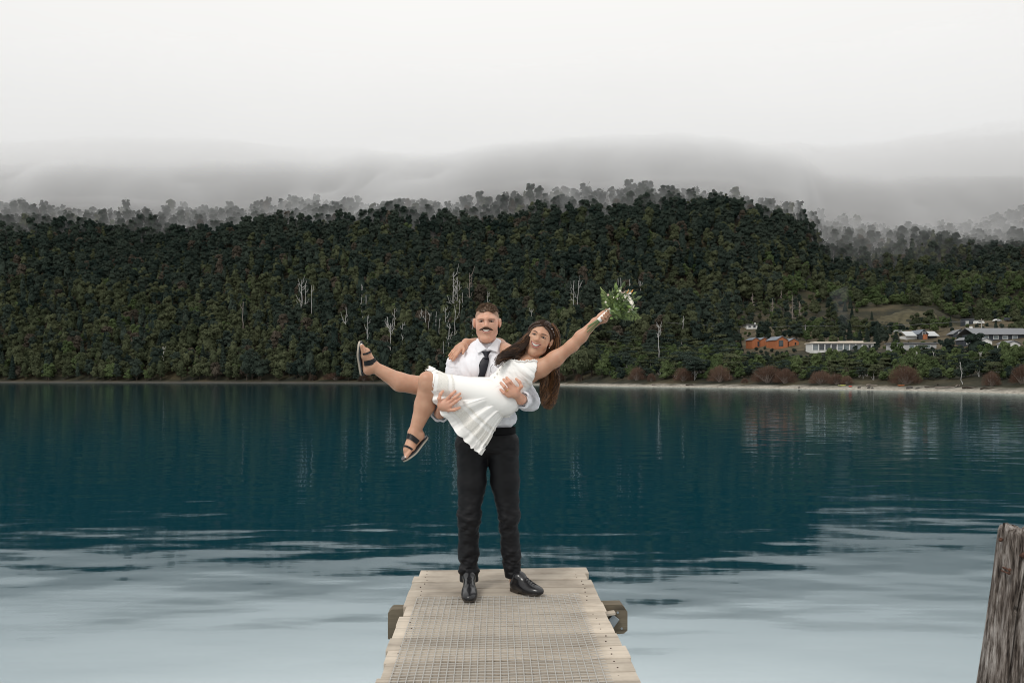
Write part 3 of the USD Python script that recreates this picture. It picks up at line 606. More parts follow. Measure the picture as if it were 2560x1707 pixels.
    for px, py, hpx, lb in ((2013, 836, 24, 'thin grey power pole behind the rust orange house'), (2454, 826, 29, 'white power pole in front of the upper right yard')):
        g, m = spot(px, py); H = hpx*m
        t = thing('power_pole', lb, 'power pole', g, 0); obj('post', tube([[0, 0, -.5], [0, 0, H*.6], [0, 0, H]], [.16, .14, .11], 7), PALE, t)
        obj('crossarm', box((1.8, .12, .14), (0, -.16, H-.5)), BROWNWOOD, t)
        poles.append(g+np.array([0, 0, H-.4]))
    for k, dx in enumerate((-.8, 0, .8)):
        ends = [poles[0]+np.array([-60, -6, 1.0])+[dx, 0, 0], poles[0]+[dx, -.16, 0], poles[1]+[dx, -.16, 0]]
        ps = []
        for p0, p1 in zip(ends[:-1], ends[1:]):
            u = np.linspace(0, 1, 13)[:, None]; ps.append(p0+(p1-p0)*u-np.array([0, 0, 1.0])*(4*u*(1-u))*1.1)
        obj('power_line', tube(np.vstack([ps[0], ps[1][1:]]), .016, 4), mat('grey_wire', (.16, .16, .17), .6) if k == 0 else '/World/Looks/grey_wire', label=('lowest', 'middle', 'topmost')[k]+' power line strung above the houses', cat='power line')
    # grass field
    a0, a1 = (2170-1280)/FPX, (2430-1280)/FPX
    A, S = np.meshgrid(np.linspace(a0, a1, 60), np.linspace(236, 268, 40), indexing='ij'); Y = shore(A)+S; X = A*Y
    mf = grid_faces(60, 40); iu = np.linspace(-1, 1, 60)[:, None]; iv = np.linspace(-1, 1, 40)[None, :]; inside = ((iu**2+iv**2+1.3*(meshkit.fbm(np.stack([X/9, Y/9, 0*X], -1), 3, 5)-.5)) < .6).ravel()
    mf = mf[inside[mf].all(1)]
    obj('meadow', (np.stack([X, Y, terrain(X, Y)+.12], -1).reshape(-1, 3), mf), mat('dry_grass', (.055, .049, .028), .9, .2, noise=.35, var=.45), smooth=True, kind='structure')
    a0, a1 = (1850-1280)/FPX, (2700-1280)/FPX
    A, S = np.meshgrid(np.linspace(a0, a1, 130), np.linspace(96, 200, 50), indexing='ij'); Y = shore(A)+S; X = A*Y
    obj('garden_ground', (np.stack([X, Y, terrain(X, Y)+.08], -1).reshape(-1, 3), grid_faces(130, 50)), mat('brown_tussock', (.060, .048, .028), .9, .2, noise=.3, var=.55), smooth=True, kind='structure')
    # wood smoke
    g = ground_at(2126, 850); hh = np.linspace(0, 1, 14); rr = np.random.default_rng(3)
    c = np.stack([g[0]+2-5.5*hh+.5*np.sin(hh*9), g[1]+4-0*hh, g[2]-1+21*hh], 1)
    smoke = usdkit.material(stage, '/World/Looks/wood_smoke', {'v': ('principled_volume', {'color': (.8, .86, .95), 'density': .006})}, [], volume='v.volume')
    obj('smoke', tube(c, .4+3.6*hh**1.3, 12), smoke, label='thin blue wood smoke rising behind the white house', cat='smoke', kind='stuff')
def build_beach():
    rng = np.random.default_rng(19)
    ROCK = mat('dark_rock', (.06, .055, .05), .85, .3, noise=3, var=.4)
    def rock(sz, seed):
        m = trimesh.creation.icosphere(2, 1.0); v = m.vertices
        m.vertices = v*(.75+.5*meshkit.noise(v*1.6+seed, seed))[:, None]*sz; return m
    for px, py, w, h, lb in ((2274, 971, 16, 7, 'largest dark rock on the beach in front of the big rust brown bush'), (2294, 972, 10, 4, 'small dark rock right of the largest beach rock'), (2172, 971, 8, 5, 'left of two small dark rocks on the beach'), (2181, 972, 6, 4, 'right of two small dark rocks on the beach'), (2148, 970, 9, 4, 'flat dark rock left of the two small beach rocks'), (1998, 970, 6, 3, 'lone small dark rock at the water edge below the cabins')):
        g = ground_at(px, py, 0, .5); m = g[1]/FPX; obj('rock', (lambda q: (q.apply_translation(g), q)[1])(rock(np.array([w/2, w/2.5, h])*m, px)), ROCK, smooth=True, label=lb, cat='rock')
    logs = [(2330, 968, 40, .06), (2372, 969, 66, -.05), (2430, 971, 48, .04), (2395, 966, 24, .2), (2480, 972, 52, -.03), (2180, 964, 30, .02), (2345, 963, 18, .3), (1640, 962, 22, .05), (1730, 963, 30, -.04)]
    for k, (px, py, w, an) in enumerate(logs):
        g = ground_at(px, py, 0, .5); m = g[1]/FPX; L = w*m; r = .12+.05*(k % 3)
        u = np.linspace(-.5, .5, 7); p = np.stack([u*L*math.cos(an*3), u*L*math.sin(an*3), .08+.25*np.abs(an)*(u+.5)*L], 1)+rng.normal(0, .05, (7, 3))
        where = ('under the big rust brown bush', 'long one in the middle of the right beach', 'second long one towards the right', 'short stub lying upslope', 'last one before the right edge', 'thin one behind the two small rocks', 'steep short one by the large rock', 'left end of the beach below the bouquet', 'below the second rust bush')[k]
        t = obj('driftwood', tube(p+g, np.linspace(r, r*.45, 7), 6), BROWNWOOD if k % 2 else BARK, smooth=True, label='weathered driftwood log on the far beach, '+where, cat='driftwood')
    for px, py, L, col, lb, nm in ((2105, 965, 2.2, (.32, .32, .06), 'yellow and blue kayak pulled up on the far beach', 'kayak'), (2126, 967, .9, (.42, .05, .03), 'small red kayak on the far beach right of the yellow one', 'kayak'), (2253, 965, 1.9, (.34, .11, .035), 'orange kayak lying before the big rust brown bush', 'kayak')):
        g = ground_at(px, py, 0, .5); u = np.linspace(-1, 1, 11)
        hull = tube(np.stack([u*L/2, 0*u, .16+.12*u**4], 1), .02+.24*(1-np.abs(u)**2.2), 10); hull.vertices[:, 2] *= .8
        t = thing(nm, lb, 'kayak', g, 12)
        obj('hull', hull, mat('kayak_plastic_%d' % px, col, .4), t, smooth=True)
        obj('cockpit', bevel_box((L*.22, .3, .05), .02, (0, 0, .31)), DARKW, t)
        if px == 2105: obj('seat_cover', bevel_box((L*.2, .34, .06), .02, (-L*.28, 0, .26)), mat('blue_cover', (.05, .12, .35), .5), t)
# ---------------------------------------------------------------- smooth solids: round cones and ellipsoids blended in a distance field
def rc(a, b, ra, rb): return ('c', np.asarray(a, float), np.asarray(b, float), float(ra), float(rb))
def el(c, r, R=None): return ('e', np.asarray(c, float), np.eye(3) if R is None else np.asarray(R, float), np.asarray(r, float), 0.0)   # rows of R: the axes
def sp(c, r): return el(c, (r, r, r))
def dist(q, p):
    if q[0] == 'c':
        _, a, b, r1, r2 = q
        ba = b-a; l2 = ba @ ba
        if l2 < 1e-12: return np.linalg.norm(p-a, axis=-1)-max(r1, r2)
        rr = r1-r2
        if rr*rr >= l2*.98: return np.linalg.norm(p-(a if r1 > r2 else b), axis=-1)-max(r1, r2)
        a2 = max(l2-rr*rr, 1e-9); il2 = 1/l2
        pa = p-a; y = pa @ ba; z = y-l2
        x2 = ((pa*l2-y[..., None]*ba)**2).sum(-1); y2 = y*y*l2; z2 = z*z*l2
        k = np.sign(rr)*rr*rr*x2
        d = (np.sqrt(x2*a2*il2)+y*rr)*il2-r1
        m1 = np.sign(z)*a2*z2 > k; m2 = np.sign(y)*a2*y2 < k
        return np.where(m1, np.sqrt(x2+z2)*il2-r2, np.where(m2, np.sqrt(x2+y2)*il2-r1, d))
    _, c, R, r, _ = q
    l = (p-c) @ R.T
    if r[0] == r[1] == r[2]: return np.linalg.norm(l, axis=-1)-r[0]
    k0 = np.linalg.norm(l/r, axis=-1); k1 = np.linalg.norm(l/(r*r), axis=-1)
    return k0*(k0-1)/np.maximum(k1, 1e-9)
def bounds_of(q):
    if q[0] == 'c': return np.minimum(q[1]-q[3], q[2]-q[4]), np.maximum(q[1]+q[3], q[2]+q[4])
    e = np.sqrt(((q[2]*q[3][:, None])**2).sum(0)); return q[1]-e, q[1]+e
def smin(a, b, k):
    h = np.maximum(k-np.abs(a-b), 0)/k; return np.minimum(a, b)-h*h*k*.25
def grown(prims, d): return [(q[0], q[1], q[2], q[3]+d, q[4]+(d if q[0] == 'c' else 0)) if q[0] == 'c' else (q[0], q[1], q[2], q[3]+d, 0.0) for q in prims]
def field_at(groups, p):
    'groups: [(prims, k, sign)]; distance at points p'
    f = np.full(p.shape[:-1], 9.0)
    for prims, k, sign in groups:
        for q in prims:
            d = dist(q, p); f = smin(f, d, k) if sign > 0 else -smin(-f, d, k)
    return f
def solid(groups, h, cut=None):
    'the surface of blended prims as a trimesh (surface nets); cut(p, f) may carve the field'
    lo = np.min([bounds_of(q)[0] for ps, k, s in groups if s > 0 for q in ps], 0)-4*h
    hi = np.max([bounds_of(q)[1] for ps, k, s in groups if s > 0 for q in ps], 0)+4*h
    n = np.ceil((hi-lo)/h).astype(int)+1
    F = np.full(n, .05, np.float32)
    ax = [lo[i]+h*np.arange(n[i]) for i in range(3)]
    for prims, k, sign in groups:
        for q in prims:
            a, b = bounds_of(q); pad = k+4*h
            i0 = np.maximum(((a-pad-lo)/h).astype(int), 0); i1 = np.minimum(np.ceil((b+pad-lo)/h).astype(int)+1, n)
            if (i1 <= i0).any(): continue
            s = tuple(slice(i0[j], i1[j]) for j in range(3))
            p = np.stack(np.meshgrid(*[ax[j][s[j]] for j in range(3)], indexing='ij'), -1)
            d = dist(q, p)
            F[s] = smin(F[s], d, k) if sign > 0 else -smin(-F[s], d, k)
    if cut is not None:
        idx = np.nonzero(np.abs(F) < .03)
        p = np.stack([ax[j][idx[j]] for j in range(3)], -1)
        F[idx] = cut(p, F[idx])
        inn = np.nonzero(F < -.0299); p = np.stack([ax[j][inn[j]] for j in range(3)], -1); F[inn] = cut(p, F[inn])
    return nets(F, lo, h)
def nets(F, lo, h):
    n = np.array(F.shape); S = F < 0
    pos, cells, quadv = [], [], []
    for ax in range(3):
        a = [slice(None)]*3; b = [slice(None)]*3; a[ax] = slice(0, -1); b[ax] = slice(1, None)
        e = np.argwhere(S[tuple(a)] != S[tuple(b)])
        if not len(e): continue
        e = e[((e[:, [(ax+1) % 3, (ax+2) % 3]] > 0).all(1)) & (e[:, (ax+1) % 3] < n[(ax+1) % 3]-1) & (e[:, (ax+2) % 3] < n[(ax+2) % 3]-1)]
        f0 = F[tuple(e.T)]; e1 = e.copy(); e1[:, ax] += 1; f1 = F[tuple(e1.T)]
        p = e.astype(float); p[:, ax] += f0/(f0-f1)
        u, v = np.eye(3, dtype=int)[(ax+1) % 3], np.eye(3, dtype=int)[(ax+2) % 3]
        c4 = np.stack([np.ravel_multi_index((e-o).T, n) for o in (0*u, u, u+v, v)], 1)
        flip = f0 > 0
        c4 = np.where(flip[:, None], c4, c4[:, ::-1])
        for j in range(4): pos.append(p); cells.append(c4[:, j])
        quadv.append(c4)
    cells = np.concatenate(cells); pos = np.concatenate(pos); q = np.concatenate(quadv)
    uid, inv = np.unique(cells, return_inverse=True); cnt = np.bincount(inv)
    v = np.stack([np.bincount(inv, pos[:, k])/cnt for k in range(3)], 1)
    q = np.searchsorted(uid, q)
    f = np.vstack([q[:, [0, 2, 1]], q[:, [0, 3, 2]]])
    m = trimesh.Trimesh(v*h+lo, f, process=False)
    return m
def relax(m, it=2):
    from scipy.sparse import coo_matrix, diags
    f = np.asarray(m.faces); e = np.vstack([f[:, [0, 1]], f[:, [1, 2]], f[:, [2, 0]]]); e = np.vstack([e, e[:, ::-1]])
    n = len(m.vertices); A = coo_matrix((np.ones(len(e)), (e[:, 0], e[:, 1])), shape=(n, n)).tocsr(); A.data[:] = 1
    A = diags(1/np.maximum(np.asarray(A.sum(1)).ravel(), 1)) @ A; v = np.array(m.vertices)
    for k in range(it*2): v = v+(.5 if k % 2 == 0 else -.52)*(A @ v-v)
    m.vertices = v; return m
def vnormals(m):
    return meshkit.arrays(m, True)[2]
def displace(m, fn):
    n = vnormals(m); m.vertices = m.vertices + n*np.asarray(fn(np.array(m.vertices), n))[:, None]; return m
def trace(groups, o, d, t0=0.0, t1=1.0, steps=70, back=0.0):
    'walks rays o + t d until the field is reached; returns points, pulled back along the ray'
    o = np.atleast_2d(o); d = np.atleast_2d(d); d = d/np.linalg.norm(d, axis=1, keepdims=True)
    t = np.full(len(o), t0); 
    for _ in range(steps): t = np.minimum(t + np.clip(field_at(groups, o+d*t[:, None]), -.02, .05)*.8, t1)
    return o+d*(t-back)[:, None]
EYE = np.array([0, 0, CAM_H])
def hit(groups, pxy, back=.004, near=4.6, far=5.6):
    'the points of the solid that the camera sees at photo pixels'
    pxy = np.atleast_2d(pxy); d = np.stack([P(a, b, 1.0)-EYE for a, b in pxy]); L = np.linalg.norm(d, axis=1)
    return trace(groups, np.tile(EYE, (len(d), 1)), d, near, far, 60, back)
def sheet(front, thick, mid_dir):
    'a closed thin sheet from a grid of front points (nu, nv, 3)'
    nu, nv = front.shape[:2]; bk = front + np.asarray(mid_dir)*thick
    v = np.vstack([front.reshape(-1, 3), bk.reshape(-1, 3)]); f = grid_faces(nu, nv); k = nu*nv
    idx = np.arange(k).reshape(nu, nv); loop = np.concatenate([idx[:, 0], idx[-1, 1:], idx[-2::-1, -1], idx[0, -2:0:-1]]); l2 = np.roll(loop, -1)
    return trimesh.Trimesh(v, np.vstack([f, f[:, [0, 2, 1]]+k, np.stack([loop, l2+k, l2], 1), np.stack([loop, loop+k, l2+k], 1)]), process=False)
# ---------------------------------------------------------------- the couple
def skin_mat(name, c, sss=.22):
    c = np.array(c)
    return usdkit.material(stage, '/World/Looks/'+name, {
        'tc': ('texture_coordinate', {}), 'n': ('noise_texture', {'scale': 26.0, 'detail': 4.0}), 'n2': ('noise_texture', {'scale': 420.0, 'detail': 2.0}),
        'r': ('rgb_ramp', {'ramp': [(.3, tuple(c*np.array([.93, .86, .84]))), (.7, tuple(c*1.05))]}),
        'b': ('bump', {'distance': .0006}), 'p': ('principled_bsdf', {'roughness': .46, 'specular_ior_level': .42, 'subsurface_weight': sss, 'subsurface_scale': .006, 'subsurface_radius': (1, .35, .2)})},
        [('tc.object', 'n.vector'), ('tc.object', 'n2.vector'), ('n.fac', 'r.fac'), ('r.color', 'p.base_color'), ('n2.fac', 'b.height'), ('b.normal', 'p.normal')], surface='p.BSDF')
SKIN_M = skin_mat('fair_skin', (.50, .285, .200)); SKIN_W = skin_mat('tan_skin', (.43, .248, .163))
SHIRT = mat('white_shirt_cotton', (.72, .72, .755), .75, .25, bump=(260, .0006)); DRESS = mat('white_dress_cotton', (.79, .775, .75), .8, .2, bump=((210, 210, 210), .0010))
LACE = mat('cream_lace', (.68, .655, .61), .85, .15, noise=(240, 240, 240), var=.16, bump=(200, .002))
BLACKW = mat('black_suit_wool', (.0045, .0045, .0056), .55, .22, bump=(400, .0005)); NAVY = mat('navy_silk_tie', (.006, .0065, .012), .5, .3, bump=(500, .0004))
LEATHER = mat('polished_black_leather', (.006, .006, .007), .24, .5); SOLEM = mat('dark_shoe_sole', (.03, .022, .016), .6)
SANDAL = mat('black_sandal_leather', (.012, .013, .016), .35, .5); SANDALS = mat('beige_sandal_midsole', (.36, .31, .25), .7)
HAIR_M = mat('brown_hair', (.100, .060, .036), .5, .4, noise=(160, 160, 60), var=.6); FADE = mat('faded_stubble_hair', (.30, .185, .13), .7, .2, noise=500, var=.3); BROW = mat('brown_eyebrow', (.115, .070, .047), .7, .2, noise=(400, 400, 200), var=.4); MOUST = mat('dark_brown_moustache', (.080, .045, .029), .6, .3, noise=(500, 500, 200), var=.5)
HAIR_W = mat('dark_brown_hair', (.036, .020, .013), .45, .3, noise=(60, 60, 60), var=.5); HAIR_T = mat('golden_brown_hair_tips', (.17, .082, .036), .5, .3, noise=(60, 60, 60), var=.5)
EYEW = mat('eye_white', (.36, .33, .31), .3); IRIS = mat('dark_iris', (.018, .012, .009), .15); TEETH = mat('white_teeth', (.58, .53, .47), .3)
LIP_M = mat('pale_lip', (.47, .21, .165), .45); LIP_W = mat('rose_lip', (.36, .125, .10), .38); MOUTH = mat('dark_mouth', (.03, .010, .009), .6); NAIL = mat('white_nail_polish', (.72, .62, .57), .25); GOLD = mat('gold', (.80, .55, .22), .25, metal=1.0)
SILVER = mat('silver_hairpin', (.75, .75, .74), .3, metal=1.0)

class Frame:
    def __init__(s, O, ex, ef, ez, scale=1.0): s.O, s.R, s.k = np.asarray(O, float), np.array([ex, ef, ez], float), scale
    def __call__(s, *p): return s.O + (np.asarray(p if len(p) > 1 else p[0], float)*s.k) @ s.R
    def rc(s, a, b, ra, rb): return rc(s(a), s(b), ra*s.k, rb*s.k)
    def el(s, c, r): return el(s(c), np.asarray(r)*s.k, s.R)
def frame_of(O, tilt, yaw, pitch, scale=1.0):
    'a head facing the camera: tilt clockwise as seen, yaw towards the left of the picture, pitch upwards (degrees)'
    t, y, q = np.radians([tilt, yaw, pitch])
    ex, ef, ez = np.array([1., 0, 0]), np.array([0, -1., 0]), np.array([0, 0, 1.])
    ef2 = ef*math.cos(q)+ez*math.sin(q); ez2 = ez*math.cos(q)-ef*math.sin(q)
    ex3 = ex*math.cos(y)+ef2*math.sin(y); ef3 = ef2*math.cos(y)-ex*math.sin(y)
    rot = lambda v: np.array([v[0]*math.cos(t)+v[2]*math.sin(t), v[1], -v[0]*math.sin(t)+v[2]*math.cos(t)])
    return Frame(O, rot(ex3), rot(ef3), rot(ez2), scale)
def head_groups(H, man):
    j = 1.0 if man else .90
    add = [H.el((0, -.02, .035), (.0745, .095, .083)), H.el((0, .018, -.015), (.069*(1 if man else .985), .076, .085)), H.el((0, .03, -.066), (.047 if man else .051, .053, .043))]
    for s in (-1, 1):
        add += [H.rc((s*(.0435 if man else .045), -.004, -.056), (s*.014, .066, -.097), .021, .018), H.el((s*(.040 if man else .043), .054, -.026), (.025 if man else .0265, .024, .024 if man else .028)),
                H.rc((s*.030, .066, .001), (s*.046, .050, .003), .017, .014), H.rc((0, .086, .030), (s*.044, .066, .030), .0105, .010)]
    add += [H.el((0, .070, -.097), (.025 if man else .020, .020, .017)), H.el((0, .074, -.047), (.034, .024, .027))]
    nose = [H.rc((0, .090, .014), (0, .1085, -.014), .0080, .0115), H.el((.0125, .097, -.020), (.0095, .011, .0085)), H.el((-.0125, .097, -.020), (.0095, .011, .0085))] if man else \
           [H.rc((0, .087, .008), (0, .1035, -.015), .0072, .0110), H.el((.0125, .094, -.020), (.0095, .010, .008)), H.el((-.0125, .094, -.020), (.0095, .010, .008))]
    sock = [H.el((s*.0325, .101, .0115 if man else .0145), (.0175, .016, .0095)) for s in (-1, 1)]
    ears = []
    for s in (-1, 1):
        ears += [H.el((s*.0805, -.006, .004), (.009, .019, .031)), H.el((s*.086, -.013, .008), (.006, .013, .025))]
    conch = [H.el((s*.093, .004, .006), (.008, .009, .017)) for s in (-1, 1)]
    return [(add, .022, 1), (nose, .011, 1), (sock, .010, -1), (ears, .006, 1), (conch, .004, -1)]
def on_face(G, H, xz, back=.0):
    xz = np.atleast_2d(xz); o = np.stack([H(x, .20, z) for x, z in xz]); return trace(G, o, np.tile(-H.R[1], (len(xz), 1)), 0, .3, 60, back)
def face_parts(G, H, man, parent):
    ezr = .0115 if man else .013
    for s in (-1, 1):
        c = on_face(G, H, [(s*.0325, ezr)])[0]
        ball = trimesh.creation.icosphere(3, 1.0); ball.vertices = ball.vertices*np.array([.0140, .008, .0028 if man else .0030])
        ball.vertices[:, 2] += (.0014 if man else .0030)*(1-(ball.vertices[:, 0]/.015)**2)
        ball.vertices = c + (ball.vertices*H.k) @ H.R - H.R[1]*.0035
        e = obj('eye', ball, EYEW, parent, smooth=True)
        ir = trimesh.creation.icosphere(2, 1.0); ir.vertices = c + (ir.vertices*np.array([.0058, .004, .0052])*H.k) @ H.R + H.R[1]*.0022 + H.R[2]*.001 + (0 if man else -.0012)*H.R[0]
        obj('iris', ir, IRIS, e, smooth=True)
        arch = .0026 if man else .0040; u = np.linspace(-1, 1, 9)
        lid = on_face(G, H, np.stack([s*.0325+u*.0160, ezr+(.0010 if man else .0012)+arch*(1-u*u)-.0008*u*s], 1), .0015)
        obj('eyelash', tube(lid, .0012+.0008*(1-u*u), 6), MOUST, e, smooth=True)
        lid2 = on_face(G, H, np.stack([s*.0325+u*.0150, ezr-(.0046 if man else .0034)-.001*(1-u*u)+.0012*np.abs(u)], 1), .0008)
        obj('eyelash', tube(lid2, .0010, 5), MOUST if man else HAIR_W, e, smooth=True)
        bz = .0248 if man else .0330
        br = on_face(G, H, np.stack([s*.034+s*np.linspace(-1, 1, 10)*.0205, bz+(.0022 if man else .0042)*(1-(np.linspace(-1, 1, 10)-(.02 if man else .25))**2)-.002], 1), .0012)
        t = np.linspace(-1, 1, 10)
        obj('eyebrow', tube(br, (.0025 if man else .0024)*(1-.55*np.clip(t, 0, 1))*(.75+.25*(1-t*t)), 6), BROW if man else HAIR_W, parent, smooth=True)
    u = np.linspace(-1, 1, 17)
    if man:
        w, zt, zb, cz = .0270, -.0430+.005*u*u, -.0550+.0145*u*u, 0.004
        up = on_face(G, H, np.stack([u*.030, -.0455+.004*u*u], 1), .0006); lo_ = on_face(G, H, np.stack([u*.030, -.0575+.0125*u*u], 1), .0018)
    else:
        w = .0330; zt = -.0455+.0110*u*u; zb = -.0625+.0265*u*u
        up = on_face(G, H, np.stack([u*.0345, zt+.0030], 1), .0010); lo_ = on_face(G, H, np.stack([u*.0325, zb-.0036], 1), .0016)
    g = np.linspace(0, 1, 6)
    grid = np.stack([on_face(G, H, np.stack([u*w*1.06, zt*(1-k)+zb*k+(.0016 if k == 0 else -.0006 if k == 1 else 0)], 1), .0008) for k in g])
    obj('mouth', sheet(grid, .002, -H.R[1]), MOUTH, parent, smooth=True)
    grid = np.stack([on_face(G, H, np.stack([u*w*.86, zt*(1-k)+(zt*.25+zb*.75)*k], 1), .0022) for k in g])
    obj('teeth', sheet(grid, .002, -H.R[1]), TEETH, parent, smooth=True)
    r = (.0030 if man else .0036)*(1.1-.8*u*u)
    lips = cat([tube(lo_, r*1.25, 8)]+([] if man else [tube(up, r, 8)]))
    if man: obj('lip', lips, LIP_M, parent, smooth=True)
    else:
        obj('lip', tube(lo_, r*1.25, 8), LIP_W, parent, smooth=True, label='lower lip'); obj('lip', tube(up, r, 8), LIP_W, parent, smooth=True, label='upper lip')
    if man:
        rng = np.random.default_rng(3); ms = []
        x = rng.uniform(-.034, .034, 420); tt = np.abs(x)/.034; sx = np.sign(x)
        z0 = -.0270-.0095*tt**1.6+rng.uniform(-.0025, .0025, 420); L = rng.uniform(.007, .011, 420)*(1-.10*tt)
        q0 = on_face(G, H, np.stack([x, z0], 1), .0015); q1 = on_face(G, H, np.stack([x*1.06+sx*.0035*tt, z0-L*.5], 1), .0045); q2 = on_face(G, H, np.stack([x*1.1+sx*.007*tt, z0-L], 1), .0032)
        for p0, p1, p2 in zip(q0, q1, q2): ms.append(tube([p0, p1, p2], [.0013, .0012, .0004], 3, cap=False))
        base = on_face(G, H, np.stack([u*.031, -.0315-.0100*np.abs(u)**1.6], 1), -.0008)
        mo = obj('moustache', tube(base, .0031*(1.0-.35*u*u), 8), MOUST, parent, smooth=True)
        obj('bristles', cat(ms), MOUST, mo, kind='stuff')
def hand(palm, fingers, thumb, wrist, wr, k=1.0):
    'prims of a hand: fingers [(points, radius)], palm hull spheres'
    pr = [rc(wrist, palm[0], wr, palm[1])]
    for pts, r in fingers:
        pr += [rc(palm[0], pts[0], palm[1], r*1.15)]
    fp = []
    for pts, r in fingers+[thumb]:
        for i in range(len(pts)-1): fp.append(rc(pts[i], pts[i+1], r*(1.08-.12*i), r*(1.08-.12*(i+1))))
    return pr, fp
def fingers_px(list_, Y, r):
    out = []
    for pts in list_: out.append(([P(a, b, y) for a, b, y in pts], r))
    return out

def build_man():
    t = thing('person', 'man in white shirt, dark tie and black trousers carrying the woman on the jetty end', 'person', (0, 0, 0))
    Yb = 5.27
    H = frame_of(P(1217.3, 809, 5.225), 0, 1, -2, 1.0)
    HG = head_groups(H, True)
    neck = [H.rc((0, -.022, -.065), (0, -.042, -.19), .056, .062), H.el((0, .030, -.104), (.040, .036, .016))]
    sh = [P(1145, 914, 5.285), P(1290, 910, 5.285)]
    torso = [el(P(1217, 955, Yb), (.178, .118, .17)), el(P(1217, 1025, Yb), (.178, .122, .15)), rc(P(1195, 872, 5.29), sh[0], .055, .060), rc(P(1240, 872, 5.29), sh[1], .055, .060), rc(P(1185, 925, 5.26), P(1250, 925, 5.26), .105, .105)]
    elb = [P(1121, 1008, 5.30), P(1323, 1002, 5.25)]; wri = [P(1099.5, 1033, 4.945), P(1301, 998, 4.955)]
    arms = [rc(sh[0], elb[0], .063, .050), rc(elb[0], wri[0]*.92+elb[0]*.08, .048, .044), rc(sh[1], elb[1], .063, .055), rc(elb[1], wri[1]*.80+elb[1]*.20, .056, .046)]
    fore = [rc(elb[0], wri[0], .042, .031), rc(elb[1], wri[1], .042, .031)]
    legs = [el(P(1217, 1100, 5.28), (.196, .118, .105)), rc(P(1180, 1115, 5.28), P(1180, 1205, 5.265), .104, .088), rc(P(1180, 1205, 5.265), P(1173, 1292, 5.25), .088, .072), rc(P(1173, 1292, 5.25), P(1171, 1381, 5.27), .072, .063), rc(P(1171, 1381, 5.27), P(1173, 1462, 5.265), .063, .060),
            rc(P(1257, 1115, 5.28), P(1263, 1205, 5.265), .104, .090), rc(P(1263, 1205, 5.265), P(1271, 1292, 5.25), .088, .069), rc(P(1271, 1292, 5.25), P(1276, 1375, 5.27), .068, .058), rc(P(1276, 1375, 5.27), P(1286, 1455, 5.265), .058, .054)]
    # hands
    Yh = 4.815
    pr1, f1 = hand((P(1108, 1012, Yh+.022), .026), fingers_px([[(1114.5, 1001, Yh+.004), (1128, 987, Yh-.012), (1138, 978, Yh)], [(1120, 1008, Yh), (1138, 993, Yh-.018), (1150, 984, Yh-.004)], [(1122.5, 1016, Yh), (1140, 1003, Yh-.016), (1151.5, 994.5, Yh-.002)], [(1121, 1025, Yh+.006), (1136, 1024, Yh-.012), (1149, 1019, Yh)]], Yh, .0098),
                   ([P(1101, 1013, Yh+.012), P(1098, 996, Yh-.008), P(1101, 985, Yh-.008), P(1107, 978, Yh+.004)], .0108), wri[0], .030)
    Yk = 4.872
    pr2, f2 = hand((P(1286, 980, Yk+.022), .027), fingers_px([[(1283, 964, Yk), (1275, 953, Yk-.016), (1266.5, 944, Yk)], [(1276, 969.5, Yk-.002), (1267, 957, Yk-.018), (1259, 948.5, Yk-.002)], [(1270.5, 978.5, Yk), (1260.5, 966.5, Yk-.016), (1252, 957, Yk)], [(1271, 989, Yk+.006), (1260, 981.5, Yk-.012), (1251.5, 974, Yk)]], Yk, .0098),
                   ([P(1294, 977, Yk+.012), P(1303.5, 966, Yk-.006), P(1299, 955, Yk-.004), P(1290.5, 947, Yk+.004)], .0108), wri[1], .030)
    under = grown(torso, -.014)+grown(arms, -.014)+grown(legs, -.024)
    G = [(under, .05, 1), (neck, .022, 1)]+[(HG[0][0], .022, 1)]+HG[1:]+[(fore+pr1+pr2, .018, 1), (f1+f2, .006, 1)]
    zc = P(0, 1446, 5.26)[2]
    body = solid(G, .0030)
    obj('body', relax(body, 1), SKIN_M, t, smooth=True)
    faceG = [(neck, .022, 1)]+HG
    face_parts(faceG, H, True, t)
    # nails
    for pts, r in f1_tips(f1)+f1_tips(f2):
        pass
    # ring on the ring finger
    a, b = P(1268.6, 976.2, Yk-.004), P(1266.6, 973.8, Yk-.006)
    ax = (b-a)/np.linalg.norm(b-a); tor = trimesh.creation.torus(.0112, .0024, 20, 8); tor.apply_transform(trimesh.geometry.align_vectors([0, 0, 1], ax)); tor.vertices = tor.vertices*1.0+(a+b)/2
    obj('wedding_ring', tor, GOLD, t, smooth=True)
    # hair
    def capcut(p, f):
        l = ((p-H.O) @ H.R.T); return np.maximum(f, np.maximum(.074+.34*np.maximum(np.abs(l[:, 0])-.040, 0)+.006*np.sin(l[:, 0]*95+1)*(l[:, 1] > .02)-l[:, 2]-.55*np.clip(-l[:, 1], 0, .06)*.6, l[:, 1]*.55-l[:, 2]*.85+.020))
    hc = solid([([H.el((0, -.016, .038), (.0752, .094, .0855))], .01, 1)], .0028, capcut)
    displace(hc, lambda p, n: .0035*meshkit.fbm(((p-H.O) @ H.R.T)*np.array([70, 34, 60]), 3, 9))
    hr = obj('hair', hc, HAIR_M, t, smooth=True)
    rng = np.random.default_rng(11); ms = []
    Gc = [([H.el((0, -.016, .038), (.0752, .094, .0855))], .01, 1)]
    l = (np.array(hc.vertices)-H.O) @ H.R.T; ok = np.nonzero(l[:, 2] > .062)[0]
